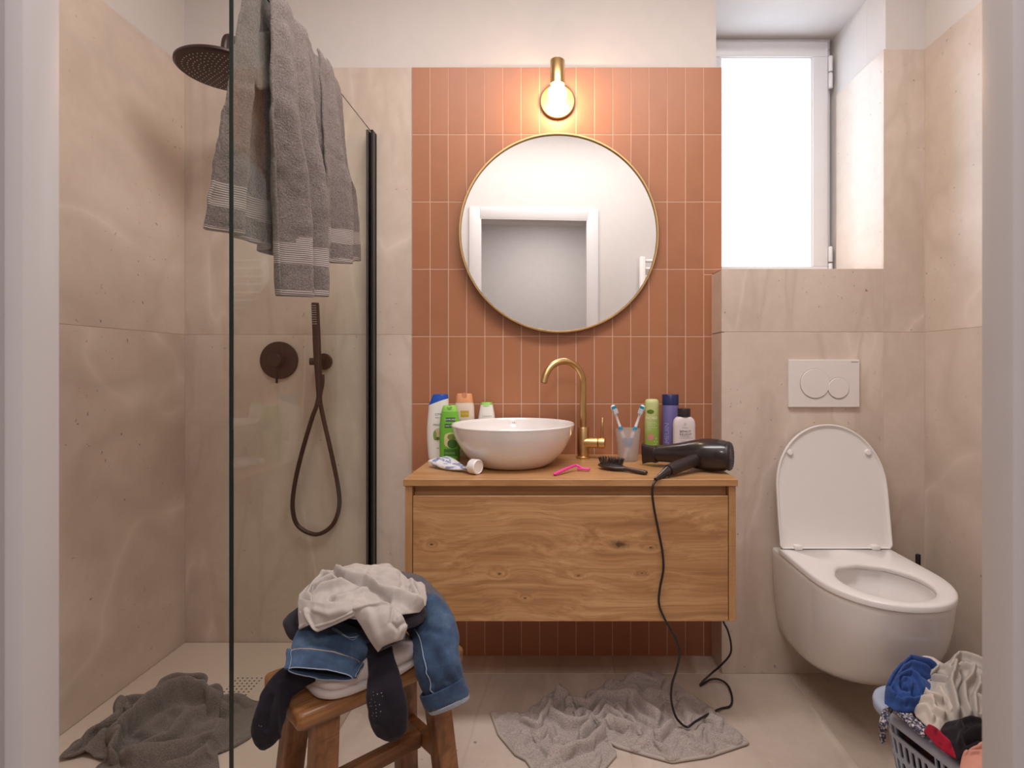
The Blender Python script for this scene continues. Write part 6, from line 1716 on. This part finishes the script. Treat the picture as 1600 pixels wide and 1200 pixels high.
laundry('red_garment', 'red patterned cloth pressed against the left rim of the laundry basket', 'clothing', M_red, [rd], at_z(1470, 1160, 0.32))
bk_ = cloth_patch(
    bot=auto(Zb([(1010, 1050), (1050, 1130), (1150, 1110), (1300, 1080), (1500, 1090), (1700, 1130)])), right=auto(Zb([(1700, 1130), (1700, 960)])),
    top=auto(Zb([(862, 760), (920, 752), (1000, 742), (1120, 748), (1200, 757), (1300, 800), (1410, 858), (1560, 910), (1700, 960)])), left=auto(Zb([(1010, 1050), (930, 960), (880, 870), (862, 760)])),
    nu=64, nv=40, bulge=0.026, wrinkle=0.004, wscale=22, seed=19, edge=2,
    folds=[(Zb([(1060, 880), (1150, 850), (1260, 850)]), 3, 0.012), (Zb([(1060, 900), (1080, 960), (1060, 1040)]), 3, 0.014), (Zb([(1100, 1000), (1200, 960), (1380, 950)]), 3, 0.014), (Zb([(1120, 1030), (1240, 1000), (1400, 1000)]), 2, -0.010)])
laundry('black_trousers', 'black trousers at the near side of the laundry basket', 'trousers', M_blackc, [bk_], at_z(1520, 1155, 0.325))
pk_ = cloth_patch(bot=auto([(1505, 1215), (1530, 1235), (1580, 1240), (1610, 1240)]), right=auto([(1610, 1240), (1610, 1185)]), top=auto(Zb([(1095, 1105), (1150, 1060), (1200, 1035), (1280, 1022), (1410, 1020), (1560, 1060), (1720, 1120)])[:6]+[(1610, 1185)]), left=auto([(1505, 1215), (1500, 1200), (1503, 1185)]), nu=44, nv=34, bulge=0.020, wrinkle=0.004, seed=22, edge=2,
    folds=[(Zb([(1110, 1110), (1200, 1080), (1300, 1070), (1400, 1060)]), 3, 0.012), (Zb([(1250, 1040), (1300, 1090), (1400, 1160)]), 3, 0.012), (Zb([(1160, 1130), (1260, 1120), (1360, 1190)]), 2.4, 0.010), (Zb([(1150, 1100), (1280, 1100)]), 1.8, -0.010)])
laundry('salmon_top', 'salmon pink top at the near corner of the laundry basket', 'top', M_pinkc, [pk_], at_z(1530, 1190, 0.315))
sc_ = thing('scarf', 'navy and white woven scarf hanging over the left rim of the laundry basket', 'scarf', at_z(1400, 1112, 0.32))
bm = BM(); random.seed(12)
bm2 = BM()
for k in range(13):
    o_ = (k-6)/6.0
    pts = [at_z(1446+2*o_, 1146-4*o_, 0.322), at_z(1428+1.5*o_, 1130-5*o_, 0.328), at_z(1412+1.5*o_, 1116-5*o_, 0.330), at_z(1398+1.5*o_, 1108-2.5*o_+random.uniform(-1, 1), 0.326), at_z(1386+2.5*o_, 1112+2*o_, 0.318)]
    y_ = pts[-1].y
    pts += [at(1381+3.4*o_+random.uniform(-.6, .6), 1128+2*o_, y_-0.016), at(1379.5+2.9*o_+random.uniform(-1, 1), 1143+random.uniform(-3, 3), y_-0.012)]
    if k % 4 == 1: pts.append(at(1380.5+2.0*o_, 1160+random.uniform(-4, 2), y_-0.010))
    tube(bm, [p+Vector((0, 0, 0.002*math.sin(3*i+k))) for i, p in enumerate(spline(pts, 5))], 0.0042, 8)
obj('strands', bm, M_scarf, sc_, angle=180, kind='stuff')
